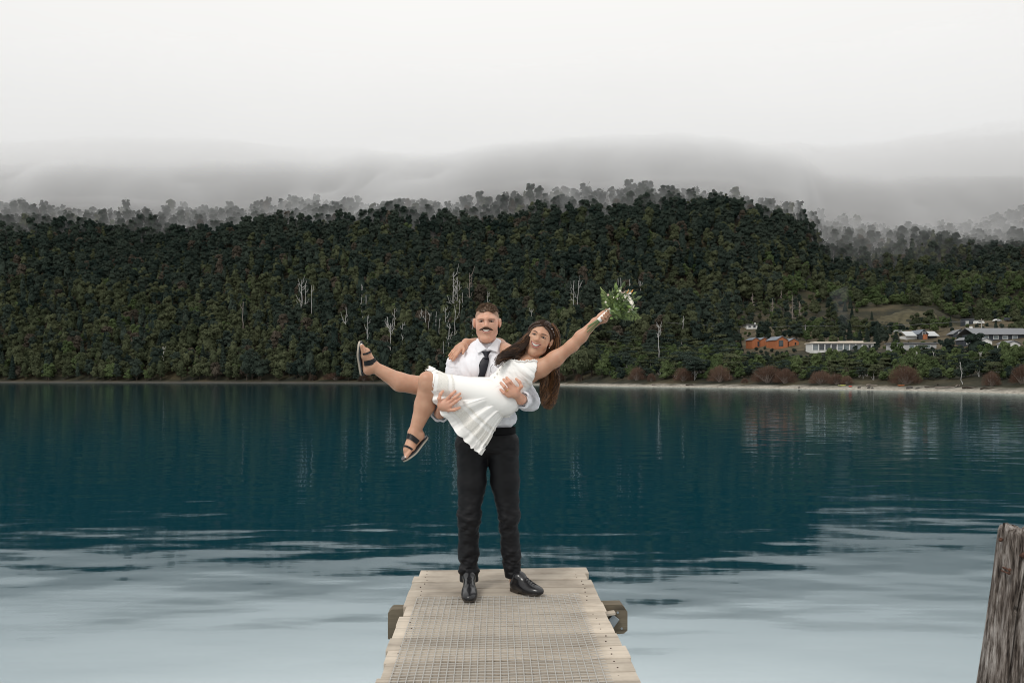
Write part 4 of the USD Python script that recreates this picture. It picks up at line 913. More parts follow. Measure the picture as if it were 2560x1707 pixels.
    for i in rng.choice(ok, 1500):
        q = l[i]; side = .35*np.tanh(q[0]*30)+.25
        d = np.array([side+rng.normal(0, .25), .5 if q[1] > .03 else .15, .25+rng.normal(0, .2)]); nrm = q-np.array([0, -.014, .04]); nrm /= np.linalg.norm(nrm)
        L = rng.uniform(.008, .014)*(1.15 if q[2] > .10 else .8); d = d/np.linalg.norm(d)
        p0, p1, p2 = q-nrm*.002, q+(nrm*.35+d*.5)*L*.5, q+(nrm*.22+d*.9)*L*.9
        ms.append(tube([H(*p0), H(*p1), H(*p2)], [.0017, .0015, .0005], 3, cap=False))
    obj('strands', cat(ms), HAIR_M, hr, kind='stuff')
    def fadecut(p, f):
        l = (p-H.O) @ H.R.T; return np.maximum(f, np.maximum(l[:, 1]*.9+l[:, 2]*-.12-.042+.0*l[:, 0], -.015-l[:, 2]-.35*np.clip(-l[:, 1], 0, .2)))
    obj('faded_sides', solid([([H.el((0, -.02, .035), (.0757, .0962, .0842))], .01, 1)], .003, fadecut), FADE, hr, smooth=True)
    # shirt
    zw = P(0, 1071, Yb)[2]; zt = P(0, 866, Yb)[2]
    shg = [(grown(torso, .002)+[el(P(1217, 1050, Yb), (.186, .130, .050))]+arms, .055, 1), ([rc(P(1217, 868, 5.265), P(1217, 880, 5.265), .066, .085)], .05, 1)]
    def shcut(p, f):
        f = np.maximum(f, zw-.004-p[:, 2])
        for e, w in zip(elb, wri):        # open cuffs part way down the forearm
            ax = (w-e)/np.linalg.norm(w-e); f = np.maximum(f, np.where(np.linalg.norm(np.cross(p-e, ax), axis=1) < .09, (p-e) @ ax-np.linalg.norm(w-e)*(.94 if w is wri[0] else .87), -1))
        return f
    shm = solid(shg, .0042, shcut)
    def folds(p, n):
        q = (p-P(1217, 950, Yb))
        w = meshkit.fbm(p*np.array([26, 20, 7])+np.stack([p[:, 2]*9, 0*p[:, 0], 0*p[:, 0]], 1), 3, 5)-.5
        w2 = meshkit.fbm(p*np.array([14, 14, 34]), 3, 8)-.5
        low = ss(P(0, 1000, Yb)[2], P(0, 1060, Yb)[2], p[:, 2])
        arm = ss(.15, .22, np.abs(q[:, 0]))
        return .022*w*(1-.3*arm)+.016*w2*arm+.016*low*w2
    displace(relax(shm, 1), folds)
    s = obj('shirt', shm, SHIRT, t, smooth=True)
    for k in range(2):
        e, w = elb[k], wri[k]; ax = (w-e)/np.linalg.norm(w-e); c = e+ax*np.linalg.norm(w-e)*(.95 if k == 0 else .88)
        ref = np.cross(ax, [0, 0, 1.0]); ref /= np.linalg.norm(ref); r2 = np.cross(ax, ref); th = np.linspace(0, 2*np.pi, 40, endpoint=False)
        rad = .056 if k == 0 else .054; rings = []
        for rr, aa in ((rad*.80, .012), (rad*.98, .016), (rad*1.05, 0), (rad*1.07, -.022), (rad*1.0, -.046), (rad*.94, -.050)):
            wob = 1+.06*np.sin(3*th+k+aa*60)+.05*np.sin(7*th)
            rings.append(c+ax*aa+(np.cos(th)[:, None]*ref+np.sin(th)[:, None]*r2)*(rr*wob)[:, None])
        obj('rolled_cuff', (np.vstack(rings), grid_faces(6, 40, True)), SHIRT, s, smooth=True)
    # placket line and buttons follow the shirt front
    sh_hit = [(grown(shg[0][0], .006), .055, 1), (shg[1][0], .05, 1)]
    pl = np.stack([hit(sh_hit, np.stack([np.full(24, x), np.linspace(882, 1062, 24)], 1), .0015) for x in (1212, 1215, 1218.5, 1222)], 1)
    obj('placket', sheet(pl, .003, (0, 1, 0)), SHIRT, s, smooth=True)
    # collar
    colG = [(neck, .04, 1)]+sh_hit
    def patch(corners, nu=10, nv=10, back=.006, curve=0.0):
        c = np.array(corners, float); u, v = np.meshgrid(np.linspace(0, 1, nu), np.linspace(0, 1, nv), indexing='ij')
        q = ((1-u)*(1-v))[..., None]*c[0]+(u*(1-v))[..., None]*c[1]+(u*v)[..., None]*c[2]+((1-u)*v)[..., None]*c[3]
        return hit(colG, q.reshape(-1, 2), back).reshape(nu, nv, 3)
    for cs, lb in (([(1191.5, 846), (1216.5, 872.5), (1194, 883.5), (1189.5, 866)], 'left'), ([(1242.5, 844.5), (1217.5, 872.5), (1244, 880.5), (1246.5, 862)], 'right')):
        g = patch(cs, 12, 12, .012)
        obj('collar', sheet(g, .005, (0, 1, 0)), SHIRT, s, smooth=True)
    th = np.linspace(-2.3, 2.3, 30)+np.pi/2
    cb = np.stack([[H((.068)*math.cos(a), -.038+.072*math.sin(a), z+.030*max(0, -math.sin(a)+.6)) for a in np.linspace(2.05, 2*np.pi+1.09, 44)] for z in (-.185, -.165, -.145)], 0)
    obj('collar_band', sheet(cb, .002, (0, 0, -.01)), SHIRT, s, smooth=True)
    # tie
    def strip(rows, back, nv=9, bulge=.004):
        rows = np.array(rows, float); u = np.linspace(0, 1, 26); rr = np.stack([np.interp(u, np.linspace(0, 1, len(rows)), rows[:, k]) for k in range(4)], 1)
        v = np.linspace(0, 1, nv); q = rr[:, None, :2]*(1-v)[None, :, None]+rr[:, None, 2:]*v[None, :, None]
        g = hit(colG, q.reshape(-1, 2), back).reshape(26, nv, 3)
        g[..., 1] = ndsmooth(g[..., 1]); g[..., 1] -= bulge*(1-(2*v-1)**2)[None, :]
        return sheet(g, .004, (0, 1, 0))
    def ndsmooth(a):
        from scipy.ndimage import gaussian_filter; return gaussian_filter(a, (3, 3), mode='nearest')
    obj('tie', strip([(1207.5, 893, 1222, 892), (1200.5, 903, 1222.8, 899), (1197.2, 912, 1221.6, 908), (1198, 922, 1217.5, 924), (1198, 932, 1213.5, 936), (1193, 945, 1208, 950), (1188, 957, 1201, 962), (1184, 970, 1196, 976)], .011), NAVY, t, smooth=True)
    obj('tie_knot', strip([(1202.5, 878.5, 1230, 876.5), (1206, 882, 1226, 880.5), (1210, 887.5, 1222, 886.5), (1211, 892, 1221, 892), (1210, 896, 1221.5, 896)], .017, bulge=.009), NAVY, t, smooth=True)
    wire = hit(sh_hit, [(1232, 911), (1227.5, 917), (1226, 924), (1228, 931)], .006)
    obj('microphone_wire', tube(spline(wire, 14), .0014, 5), BLACKW, t, smooth=True)
    # trousers
    def tcut(p, f):
        f = np.maximum(f, p[:, 2]-P(0, 1069, Yb)[2])
        zh = np.where(p[:, 0] < P(1225, 0, 5.26)[0], P(0, 1456, 5.22)[2], P(0, 1447, 5.22)[2]); return np.maximum(f, zh-p[:, 2])
    tm = solid([(legs, .030, 1)], .0042, tcut)
    zk = P(0, 1300, 5.25)[2]; zhm = P(0, 1430, 5.25)[2]; zhip = P(0, 1120, 5.25)[2]
    def tf(p, n):
        w = meshkit.fbm(np.stack([p[:, 0]*12+p[:, 2]*7, p[:, 1]*12, p[:, 2]*22], 1), 3, 31)-.5
        w3 = meshkit.fbm(np.stack([p[:, 0]*22-p[:, 2]*12, p[:, 1]*10, p[:, 2]*14], 1), 2, 33)-.5
        a = .004+.016*np.exp(-((p[:, 2]-zk)/.11)**2)+.022*np.exp(-((p[:, 2]-zhm-.04)/.09)**2)+.008*np.exp(-((p[:, 2]-zhip)/.08)**2)
        return a*(w*1.5+w3)
    hemk = lambda p: ss(.004, .05, p[:, 2]-np.where(p[:, 0] < P(1225, 0, 5.26)[0], P(0, 1456, 5.22)[2], P(0, 1447, 5.22)[2]))
    displace(relax(tm, 1), lambda p, n: tf(p, n)*hemk(p))
    tr = obj('trousers', tm, BLACKW, t, smooth=True)
    wb = np.stack([[np.array([P(1217, 0, 5.28)[0]+.186*math.cos(a), 5.275+.122*math.sin(a), z]) for a in np.linspace(0, 2*np.pi, 60)] for z in (P(0, 1083, 5.28)[2], P(0, 1075, 5.28)[2], P(0, 1066, 5.28)[2])], 0)
    obj('waistband', sheet(wb, .003, (0, 0, -.004)), BLACKW, tr, smooth=True)
    # shoes
    for (heel, toe, hem, lb) in (((1173, 1466, 5.235), (1173.5, 1509, 4.925), 'l', 'shoe pointing at the camera'), ((1287, 1476, 5.225), (1349, 1489, 5.085), 'r', 'shoe turned out to the right')):
        g0 = P(*heel); g1 = P(*toe); g0[2] = g1[2] = 1.247; a = g1-g0; L = np.linalg.norm(a); a /= L; n = np.array([0, 0, 1.]); sd = np.cross(a, n)
        F = Frame(g0, a, sd, n); L0 = L
        up = [F.rc((.008, 0, .045), (.03, 0, .090), .037, .036), F.rc((.05, 0, .085), (L*.52, 0, .052), .034, .034), F.el((L*.36, 0, .030), (L*.40, .036, .035)), F.el((L*.68, 0, .030), (.090, .047, .030)), F.el((L-.060, 0, .026), (.064, .037, .023))]
        def scut(p, f): return np.maximum(f, g0[2]+.016-p[:, 2])
        sm = solid([(up, .035, 1)], .003, scut)
        so = obj('shoe', relax(sm, 2), LEATHER, t, smooth=True, label='polished black '+lb)
        u = np.linspace(0, 2*np.pi, 40, endpoint=False); cx = L*.5-.015; xx = cx+np.cos(u)*(L*.5+.020); wv = .040+.012*np.sin((xx/L-.35)*2.6); wv = np.where(xx < .0, .034, wv)
        pol = sg.Polygon(np.stack([xx, np.sign(np.sin(u))*np.abs(np.sin(u))**.7*wv], 1)).buffer(0)
        if pol.geom_type != 'Polygon': pol = max(pol.geoms, key=lambda g: g.area)
        s1 = trimesh.creation.extrude_polygon(pol, .008); s1.vertices[:, 2] += .012
        heel_b = trimesh.creation.extrude_polygon(pol.intersection(sg.box(-.1, -.1, .06, .1)), .013)
        for part, nm in ((s1, 'sole'), (heel_b, 'heel')):
            part.vertices = g0+part.vertices @ np.array([a, sd, n])-np.array([0, 0, .004]); obj(nm, part, SOLEM, so)
        Gs = [(up, .035, 1)]
        for k in range(5):
            x = .098+.017*k; yy = np.linspace(-.016, .016, 7)
            o = np.stack([F(x+.010*abs(y)/.02, y, .20) for y in yy]); pts = trace(Gs, o, np.tile(-n, (7, 1)), 0, .3, 60, .001)
            obj('lace', tube(pts, .0024, 6), BLACKW, so, smooth=True)
    return t
def f1_tips(f): return []
def sandal(parent, heel, toe, nrm, w, label):
    'sole and two straps; heel and toe are points under the foot, nrm points up into the foot'
    a = toe-heel; L = np.linalg.norm(a); a = a/L; n = nrm-a*(nrm @ a); n /= np.linalg.norm(n); sd = np.cross(a, n)
    R = np.array([a, sd, n])
    x = np.concatenate([np.linspace(-.02, L+.018, 22)]); t = (x+.02)/(L+.038)
    hw = w*(.60+.42*ss(.2, .75, t))*np.sqrt(np.clip(1-np.abs(2*t-1)**5, 0.02, 1))
    pol = sg.Polygon(np.vstack([np.stack([x, hw], 1), np.stack([x, -hw], 1)[::-1]]))
    s0 = trimesh.creation.extrude_polygon(pol, .007); s0.vertices[:, 2] -= .007
    s1 = trimesh.creation.extrude_polygon(pol.buffer(-.001), .011); s1.vertices[:, 2] -= .0182
    for m in (s0, s1):
        m.vertices[:, 2] += .012*ss(.55, 1.1, m.vertices[:, 0]/L)-.004
        m.vertices = heel+m.vertices @ R
    so = obj('sandal', s0, SANDAL, parent, label=label)
    obj('midsole', s1, SANDALS, so)
    return so, heel, R, L
def strap(so, G, heel, R, x0, x1, w, wid, h=.10):
    v = np.linspace(-1, 1, 15); u = np.linspace(0, 1, 5); g = np.zeros((5, 15, 3))
    o, d = [], []
    for i, uu in enumerate(u):
        for j, vv in enumerate(v):
            ang = vv*1.50; xx = x0+(x1-x0)*(vv+1)/2+(uu-.5)*wid
            d_ = np.array([0, math.sin(ang), math.cos(ang)]); c = np.array([xx, 0, .012])
            o.append(heel+(c+d_*h) @ R); d.append(-d_ @ R)
    from scipy.ndimage import gaussian_filter as gf_
    g = trace(G, np.array(o), np.array(d), 0, h*1.05, 50, .0062).reshape(5, 15, 3); g = np.stack([gf_(g[..., q], (1.2, 1.0), mode='nearest') for q in range(3)], -1)
    obj('strap', sheet(g, .002, (0, .0, 0)), SANDAL, so, smooth=True)
def build_woman():
    t = thing('person', 'woman in a short white dress carried across the arms of the man, raising a bouquet', 'person', (0, 0, 0))
    H = frame_of(P(1347.5, 848.5, 5.06), 21, 7, 2, .94)
    HG = head_groups(H, False)
    neck = [rc(H(0, -.012, -.07), P(1313, 897, 5.07), .046, .050)]
    shl, shr = P(1352, 921, 5.00), P(1284, 888, 5.12)
    torso = [rc(shl, P(1330, 925, 5.03), .050, .070), rc(shr, P(1300, 905, 5.09), .048, .065), rc(P(1312, 922, 5.05), P(1262, 970, 5.04), .093, .090), rc(P(1262, 970, 5.04), P(1250, 993, 5.03), .092, .118), el(P(1309, 935, 4.985), (.055, .05, .055)), el(P(1282, 920, 5.01), (.055, .05, .055))]
    thighs = [rc(P(1256, 998, 4.99), P(1073, 957, 4.885), .098, .060), rc(P(1246, 985, 5.08), P(1060, 965, 5.02), .098, .060)]
    shinL = [rc(P(1073, 957, 4.885), P(1062, 1012, 4.915), .060, .060), rc(P(1062, 1012, 4.915), P(1037, 1078, 4.905), .059, .034), rc(P(1066, 948, 4.862), P(1070, 962, 4.862), .044, .040)]
    shinR = [rc(P(1060, 966, 5.02), P(1000, 955, 4.99), .059, .055), rc(P(1000, 955, 4.99), P(933, 916, 4.955), .055, .032)]
    # feet
    hL, tL = P(1060, 1092, 4.935), P(1012, 1146, 4.845); hR, tR = P(909.5, 931, 4.965), P(902, 860, 4.915)
    nL = P(1020, 1085, 4.87)-P(1036, 1118, 4.89); nR = P(940, 893, 4.93)-P(905, 895, 4.94)
    def foot(h, tt, n, ank):
        a = tt-h; L = np.linalg.norm(a); a /= L; n = n-a*(n @ a); n /= np.linalg.norm(n); s = np.cross(a, n)
        q = lambda x, y, z: h+a*x*L+s*y+n*z
        pr = [rc(ank, q(.10, 0, .032), .034, .031), rc(q(.10, 0, .030), q(.70, .004, .022), .030, .030), rc(ank, q(.55, .004, .036), .036, .026), rc(q(.62, -.016, .022), q(.62, .022, .020), .024, .020)]
        toes = [rc(q(.66, -.026+.0145*k, .018), q(.98-.045*k, -.030+.0158*k, .014), .0125-.0010*k, .0115-.0012*k) for k in range(5)]
        return pr, toes, (h, L, a, s, n)
    pL, tosL, fL = foot(hL, tL, nL, P(1035, 1083, 4.905)); pR, tosR, fR = foot(hR, tR, nR, P(931, 915, 4.955))
    armL = [rc(shl, P(1388, 897, 4.965), .053, .045), rc(P(1388, 897, 4.965), P(1431, 864, 4.93), .045, .0335), rc(P(1431, 864, 4.93), P(1452, 842, 4.91), .034, .0335), rc(P(1452, 842, 4.91), P(1488, 805, 4.885), .0335, .0225)]
    armR = [rc(shr, P(1247, 864, 5.34), .050, .043), rc(P(1247, 864, 5.34), P(1212, 857, 5.40), .043, .038), rc(P(1212, 857, 5.40), P(1166, 857, 5.285), .037, .026)]
    # hand on the man's far shoulder
    hp, hf = hand((P(1156, 868, 5.245), .026), fingers_px([[(1147, 875, 5.215), (1137, 887, 5.195), (1128.5, 897, 5.20)], [(1149.5, 877, 5.207), (1140.5, 890, 5.186), (1132, 901, 5.19)], [(1144, 870, 5.225), (1133, 882, 5.205), (1123.5, 896, 5.208)], [(1141, 867, 5.24), (1131, 878, 5.222), (1122.5, 889, 5.222)]], 0, .0082),
                  ([P(1158, 866, 5.222), P(1160, 875, 5.192), P(1157.5, 883, 5.180)], .0088), P(1165, 857, 5.283), .025)
    # fist around the stems
    A0, A1 = P(1480, 818, 4.845), P(1526, 774, 4.845); ax = (A1-A0)/np.linalg.norm(A1-A0)
    side = np.array([.62, .0, -.60]); side -= ax*(side @ ax); side /= np.linalg.norm(side); fr = np.cross(ax, side); fr = fr if fr[1] < 0 else -fr
    fing = []
    for k, (px, py) in enumerate(((1521.5, 779), (1516.5, 785), (1511, 790.5), (1505.5, 796.5))):
        c = A0+ax*((P(px, py, 4.845)-A0) @ ax); r = .0205-.0012*k; pts = []
        for an in (-115, -55, -5, 50, 100): pts.append(c+(side*math.cos(math.radians(an))-(-fr)*math.sin(math.radians(an)))*r*(1.12 if an < 0 else 1.0))
        fing.append((pts, .0084-.0004*k))
    pc = P(1505, 792, 4.875)+side*.010
    gp = [rc(P(1488, 805, 4.885), pc, .0245, .027), rc(pc, fing[0][0][0], .026, .013), rc(pc, fing[3][0][0], .026, .013)]
    gf = [rc(p[i], p[i+1], r, r) for p, r in fing for i in range(4)]
    th = [P(1500, 790, 4.885), P(1508, 782, 4.865), P(1517, 775.5, 4.862)]
    gp += [rc(th[0], th[1], .014, .010)]; gf += [rc(th[1], th[2], .0098, .0082)]
    under = grown(torso, -.006)
    G = [(under, .05, 1), (thighs, .03, 1), (shinL+shinR, .022, 1), (pL+pR, .016, 1), (tosL+tosR, .004, 1), (armL+armR, .03, 1), (neck, .035, 1)]+[(HG[0][0], .022, 1)]+HG[1:]+[(hp+gp, .016, 1), (hf, .006, 1), (gf, .0045, 1)]
    body = solid(G, .0030)
    obj('body', relax(body, 1), SKIN_W, t, smooth=True)
    face_parts([(neck, .035, 1)]+HG, H, False, t)
    # sandals
    for (h, L, a, s, n), pr, ts, lb in ((fL, pL, tosL, 'black strapped sandal on the lower foot, seen from its side'), (fR, pR, tosR, 'black strapped sandal on the raised foot, sole outward')):
        so, hh, R, LL = sandal(t, h, h+a*L, n, .040, lb); Gf = [(pr, .016, 1), (ts, .004, 1)]
        strap(so, Gf, hh, R, L*.36, L*.46, .04, .040); strap(so, Gf, hh, R, L*.70, L*.76, .04, .014)
    for tq in (tosL[0], tosR[0]):
        nl = trimesh.creation.icosphere(2, .006); nl.vertices = nl.vertices*np.array([1, .9, .9])+tq[2]+(tq[2]-tq[1])/np.linalg.norm(tq[2]-tq[1])*.0065+np.array([0, -.004, .003]); obj('toenail', nl, NAIL, t, smooth=True)
    # dress: bodice
    def bcut(p, f):
        a = P(1243, 897, 4.98); b = P(1344, 899, 4.98)            # neckline
        w = P(1222, 948, 4.98); w2 = P(1290, 1004, 4.98)          # waist
        d1 = b-a; n1 = np.array([-d1[2], 0, d1[0]]); n1 /= np.linalg.norm(n1)
        x = (p-a) @ (d1/np.linalg.norm(d1)); sc = .010*np.exp(-((x-.17)/.07)**2)
        f = np.maximum(f, (p-a) @ n1+sc-.004*np.sin(x*170))
        d3 = P(1328, 968, 5)-P(1345, 899, 5); n3 = np.array([-d3[2], 0, d3[0]]); n3 /= np.linalg.norm(n3); n3 = n3 if n3[0] > 0 else -n3
        return np.maximum(f, (p-P(1343, 903, 5)) @ n3-.004)
    bg = [(grown(torso, .010), .05, 1)]
    bm = solid(bg, .0036, bcut)
    def bf(p, n):
        w = meshkit.fbm(np.stack([(p[:, 0]*.75-p[:, 2]*.65)*9, p[:, 1]*10, (p[:, 0]*.65+p[:, 2]*.75)*34], 1), 3, 51)-.5
        return .024*w*(.4+.6*ss(-.02, .10, np.abs(w)+.06))
    dr = obj('dress', displace(relax(bm, 1), bf), DRESS, t, smooth=True)
    nk = np.stack([hit([(grown(torso, .012), .05, 1)], np.array([[1245+s*98, 899+s*1.5-3*math.exp(-((s-.6)/.2)**2)*-1+1.2*math.sin(s*40)] for s in np.linspace(0, 1, 60)]), b_) for b_ in (.002, .006)])
    obj('neck_frill', tube(nk[1], .004+.0025*np.sin(np.arange(60)*2.1), 6), DRESS, dr, smooth=True)
    bt = hit([(grown(torso, .014), .05, 1)], [(1262-6.5*k, 905+9.5*k) for k in range(6)], .002)
    for b_ in bt: 
        m = trimesh.creation.icosphere(2, .006); m.vertices = m.vertices*np.array([1, .6, 1])+b_; obj('button', m, LACE, dr, smooth=True)
    # skirt: rings from waist to hem; T upper edge, B lower edge in photo pixels
    ring = [(0.0, 1226, 945, 1296, 1000, 5.035, .098, 0), (.12, 1206, 953, 1289, 1011, 5.03, .116, 4), (.28, 1180, 955, 1272, 1028, 5.02, .132, 8), (.45, 1157, 952, 1255, 1047, 5.0, .130, 14), (.62, 1133, 945, 1240, 1070, 4.985, .122, 20), (.80, 1110, 934, 1226, 1097, 4.97, .112, 27), (1.0, 1084, 922, 1208, 1127, 4.955, .100, 34)]
    ring = np.array(ring); NU, NV = 90, 260
    u = np.linspace(0, 1, NU); rr = np.stack([np.interp(u, ring[:, 0], ring[:, k]) for k in range(8)], 1)
    th = np.linspace(0, 2*np.pi, NV, endpoint=False); pts = np.zeros((NU, NV, 3))
    fold = meshkit.fbm(np.stack([np.cos(th)*7, np.sin(th)*7, 0*th], 1), 3, 61)-.5
    fold2 = meshkit.fbm(np.stack([np.cos(th)*17, np.sin(th)*17, 0*th], 1), 3, 63)-.5
    fold3 = meshkit.fbm(np.stack([np.cos(th)*36, np.sin(th)*36, 0*th], 1), 2, 67)-.5
    for i in range(NU):
        _, tx, ty, bx, by, Y, D, bul = rr[i]
        c = np.cos(th); s = np.sin(th); cc = np.sign(c)*np.abs(c)**.92; s2 = np.sign(s)*np.abs(s)**.8
        amp = (.012+.016*u[i])*fold+.017*fold2*(1-.3*u[i])+.014*fold3
        px = (tx+bx)/2+(tx-bx)/2*cc-bul*np.maximum(s, 0)**1.4*(1+.25*c)+8*np.minimum(s, 0)
        py = (ty+by)/2+(ty-by)/2*cc
        w = 3.0*u[i]**3*np.sin(th*23+2*np.sin(th*5))
        px = px-w*.8*(s > -.5); py = py+w*.5
        yy = Y-D*s2-amp*1.4*np.where(s > 0, 1, .3)
        pts[i] = np.stack([(px-1280)/FPX*yy, yy, CAM_H+(HOR-py)/FPX*yy], 1)
    from scipy.ndimage import gaussian_filter1d
    pts = gaussian_filter1d(pts, 1.0, axis=0)
    # where the thigh is, the cloth rests on it
    flat = pts.reshape(-1, 3); dgr = field_at([(grown(thighs, .009), .03, 1)], flat); front = (np.tile(np.sin(th), NU) > -.15)
    pf = np.where((dgr < 0) & front, dgr, 0); e_ = 1e-3
    gr = np.stack([field_at([(thighs, .03, 1)], flat+e_*np.eye(3)[k])-field_at([(thighs, .03, 1)], flat-e_*np.eye(3)[k]) for k in range(3)], 1); gr /= np.linalg.norm(gr, axis=1, keepdims=True)+1e-9
    pts = (flat-gr*pf[:, None]).reshape(NU, NV, 3)
    pts = .5*pts+.5*gaussian_filter1d(gaussian_filter1d(pts, 1.2, axis=1, mode='wrap'), 1.2, axis=0)
    obj('skirt', (pts.reshape(-1, 3), grid_faces(NU, NV, True)[:, ::-1]), DRESS, dr, smooth=True)
    cen = pts.mean(1, keepdims=True)
    out = pts-cen; out /= np.linalg.norm(out, axis=2, keepdims=True)
    for (a, b) in ((.63, .67), (.73, .90)):
        i0, i1 = int(a*NU), int(b*NU); g = pts[i0:i1]+out[i0:i1]*.0035
        obj('lace_band', (g.reshape(-1, 3), grid_faces(i1-i0, NV, True)[:, ::-1]), LACE, dr, smooth=True)
    # ruffled hem
    seam = pts[int(.945*NU)]+out[int(.945*NU)]*.003; hem = pts[-1]; d = hem-seam; d /= np.linalg.norm(d, axis=1, keepdims=True)+1e-9
    k = np.arange(NV); R_ = []
    for q in np.linspace(0, 1, 8):
        wv = np.sin(k*.50+1.5*np.sin(k*.09))*(.001+.0065*q); R_.append(seam+d*(.002+.040*q)+out[-1]*(wv+.004)[:, None])
    obj('hem_ruffle', (np.vstack(R_), grid_faces(8, NV, True)[:, ::-1]), DRESS, dr, smooth=True)
    # hair
    def capcut(p, f):
        l = (p-H.O) @ H.R.T/H.k; part = .010*np.exp(-(l[:, 0]/.012)**2)
        return np.maximum(f, l[:, 1]*.78-l[:, 2]*.62-.002+part-.06*np.clip(np.abs(l[:, 0])-.05, 0, 1))
    capG = [([H.el((0, -.022, .035), (.0845, .104, .096)), H.el((0, -.05, -.04), (.075, .06, .09))], .03, 1)]
    cap = solid(capG, .0036, capcut)
    displace(cap, lambda p, n: .006*(meshkit.fbm(((p-H.O) @ H.R.T)*np.array([22, 60, 60]), 3, 71)-.5))
    hr = obj('hair', cap, HAIR_W, t, smooth=True)
    rng = np.random.default_rng(23)
    chains = [([(1333, 826, 5.03, .022), (1315, 850, 5.02, .025), (1290, 873, 4.985, .027), (1264, 889, 4.955, .023), (1250, 902, 4.925, .016), (1240, 916, 4.915, .003)], 260, 0),
              ([(1322, 845, 5.06, .03), (1306, 872, 5.06, .038), (1295, 888, 5.01, .034), (1276, 893, 4.975, .020)], 160, 0),
              ([(1322, 842, 5.0, .014), (1300, 866, 4.97, .018), (1272, 880, 4.945, .018), (1252, 893, 4.93, .013), (1236, 908, 4.925, .004)], 120, 0),
              ([(1385, 930, 5.08, .02), (1388, 960, 5.07, .022), (1383, 990, 5.07, .018), (1384, 1010, 5.07, .006)], 130, 1), ([(1366, 930, 5.08, .02), (1362, 965, 5.07, .022), (1364, 995, 5.07, .018), (1359, 1016, 5.07, .006)], 130, 1),
              ([(1380, 828, 5.09, .030), (1385, 858, 5.10, .036), (1377, 890, 5.12, .046), (1374, 930, 5.12, .052), (1373, 970, 5.11, .050), (1371, 1003, 5.10, .036), (1368, 1022, 5.09, .012)], 620, 1),
              ([(1372, 816, 5.08, .034), (1388, 845, 5.09, .028), (1389, 880, 5.12, .02), (1385, 930, 5.12, .026), (1381, 975, 5.11, .02), (1378, 1005, 5.10, .008)], 160, 1)]
    for pts_, ns, side_ in chains:
        c = np.array([[*P(a, b, y), r] for a, b, y, r in pts_]); sp_ = spline(c, 22)
        core = tube(sp_[:-1, :3], np.maximum(sp_[:-1, 3]*.82, .004), 14); lock = obj('lock', core, HAIR_W, hr, smooth=True)
        tn = np.gradient(sp_[:, :3], axis=0); tn /= np.linalg.norm(tn, axis=1, keepdims=True); ref = np.array([0, 1.0, 0]); a1 = np.cross(tn, ref); a1 /= np.linalg.norm(a1, axis=1, keepdims=True); a2 = np.cross(tn, a1)
        dark, tip = [], []
        for i in range(int(ns*1.5)):
            an = rng.uniform(0, 6.283); rho = math.sqrt(rng.uniform(.35, 1.12)); ph = rng.uniform(0, 6.283); end = rng.integers(15, 23)
            s = np.arange(22); wig = .015*np.sin(s*.72+.9*ph+1.6*rho)*(s/22)**.7
            pth = sp_[:, :3]+(np.cos(an+.03*s)[:, None]*a1+np.sin(an+.03*s)[:, None]*a2)*(sp_[:, 3:4]*rho)+a1*wig[:, None]+a2*(.010*np.cos(s*.6+ph)*(s/22))[:, None]
            pth = pth[:end]; w = np.linspace(.0017, .0005, len(pth))
            (tip if (side_ and end > 17 and rng.random() < .6) or rng.random() < .10 else dark).append(tube(pth, w, 3, cap=False))
        obj('strands', cat(dark), HAIR_W, lock, kind='stuff') if False else obj('strand', cat(dark), HAIR_W, hr, kind='stuff')
        if tip: obj('golden_strand', cat(tip), HAIR_T, hr, kind='stuff')
    # strands combed from the parting over both sides of the head
    ms = []
    for i in range(520):
        s = -1 if rng.random() < .5 else 1; f0 = rng.uniform(-.09, .072); o, d = [], []
        for w in np.linspace(.02, 1, 9):
            an = s*w*1.75; l = np.array([math.sin(an), 0, math.cos(an)]); fx = f0-(f0+.03)*w*.75-.02*w
            o.append(H(*(np.array([0, fx, .03])+l*.16))); d.append(-(l[0]*H.R[0]+l[2]*H.R[2]))
        pth = trace(capG, np.array(o), np.array(d), 0, .2, 14, .0018+.003*rng.random())
        l = (pth-H.O) @ H.R.T/H.k; ok = (l[:, 1]*.78-l[:, 2]*.62 < .006)
        if ok.all(): ms.append(tube(pth, .0015, 3, cap=False))
    obj('combed_strand', cat(ms), HAIR_W, hr, kind='stuff')
    for s in (-1, 1):      # braided band with pale pins
        bp = [H(s*x, f, z) for x, f, z in ((.028, .058, .108), (.060, .040, .090), (.082, .012, .062), (.088, -.025, .040))]
        bp = spline(trace(capG, np.array(bp)+.04*((np.array(bp)-H.O)/np.linalg.norm(np.array(bp)-H.O, axis=1, keepdims=True)), H.O-np.array(bp), 0, .1, 40, .003), 26)
        br = obj('braid', tube(bp, .0075+.0022*np.sin(np.arange(26)*1.9), 8), HAIR_W, hr, smooth=True)
        for k in (range(8, 24, 5) if s > 0 else ()):
            m = trimesh.creation.icosphere(1, .0034); m.vertices += bp[k]+np.array([s*.002, -.006, .004]); obj('hair_pin', m, SILVER, br, smooth=True)
    er = trimesh.creation.icosphere(2, .0042); er.vertices += H(.084, .012, -.030); obj('earring', er, SILVER, t, smooth=True)
    return t
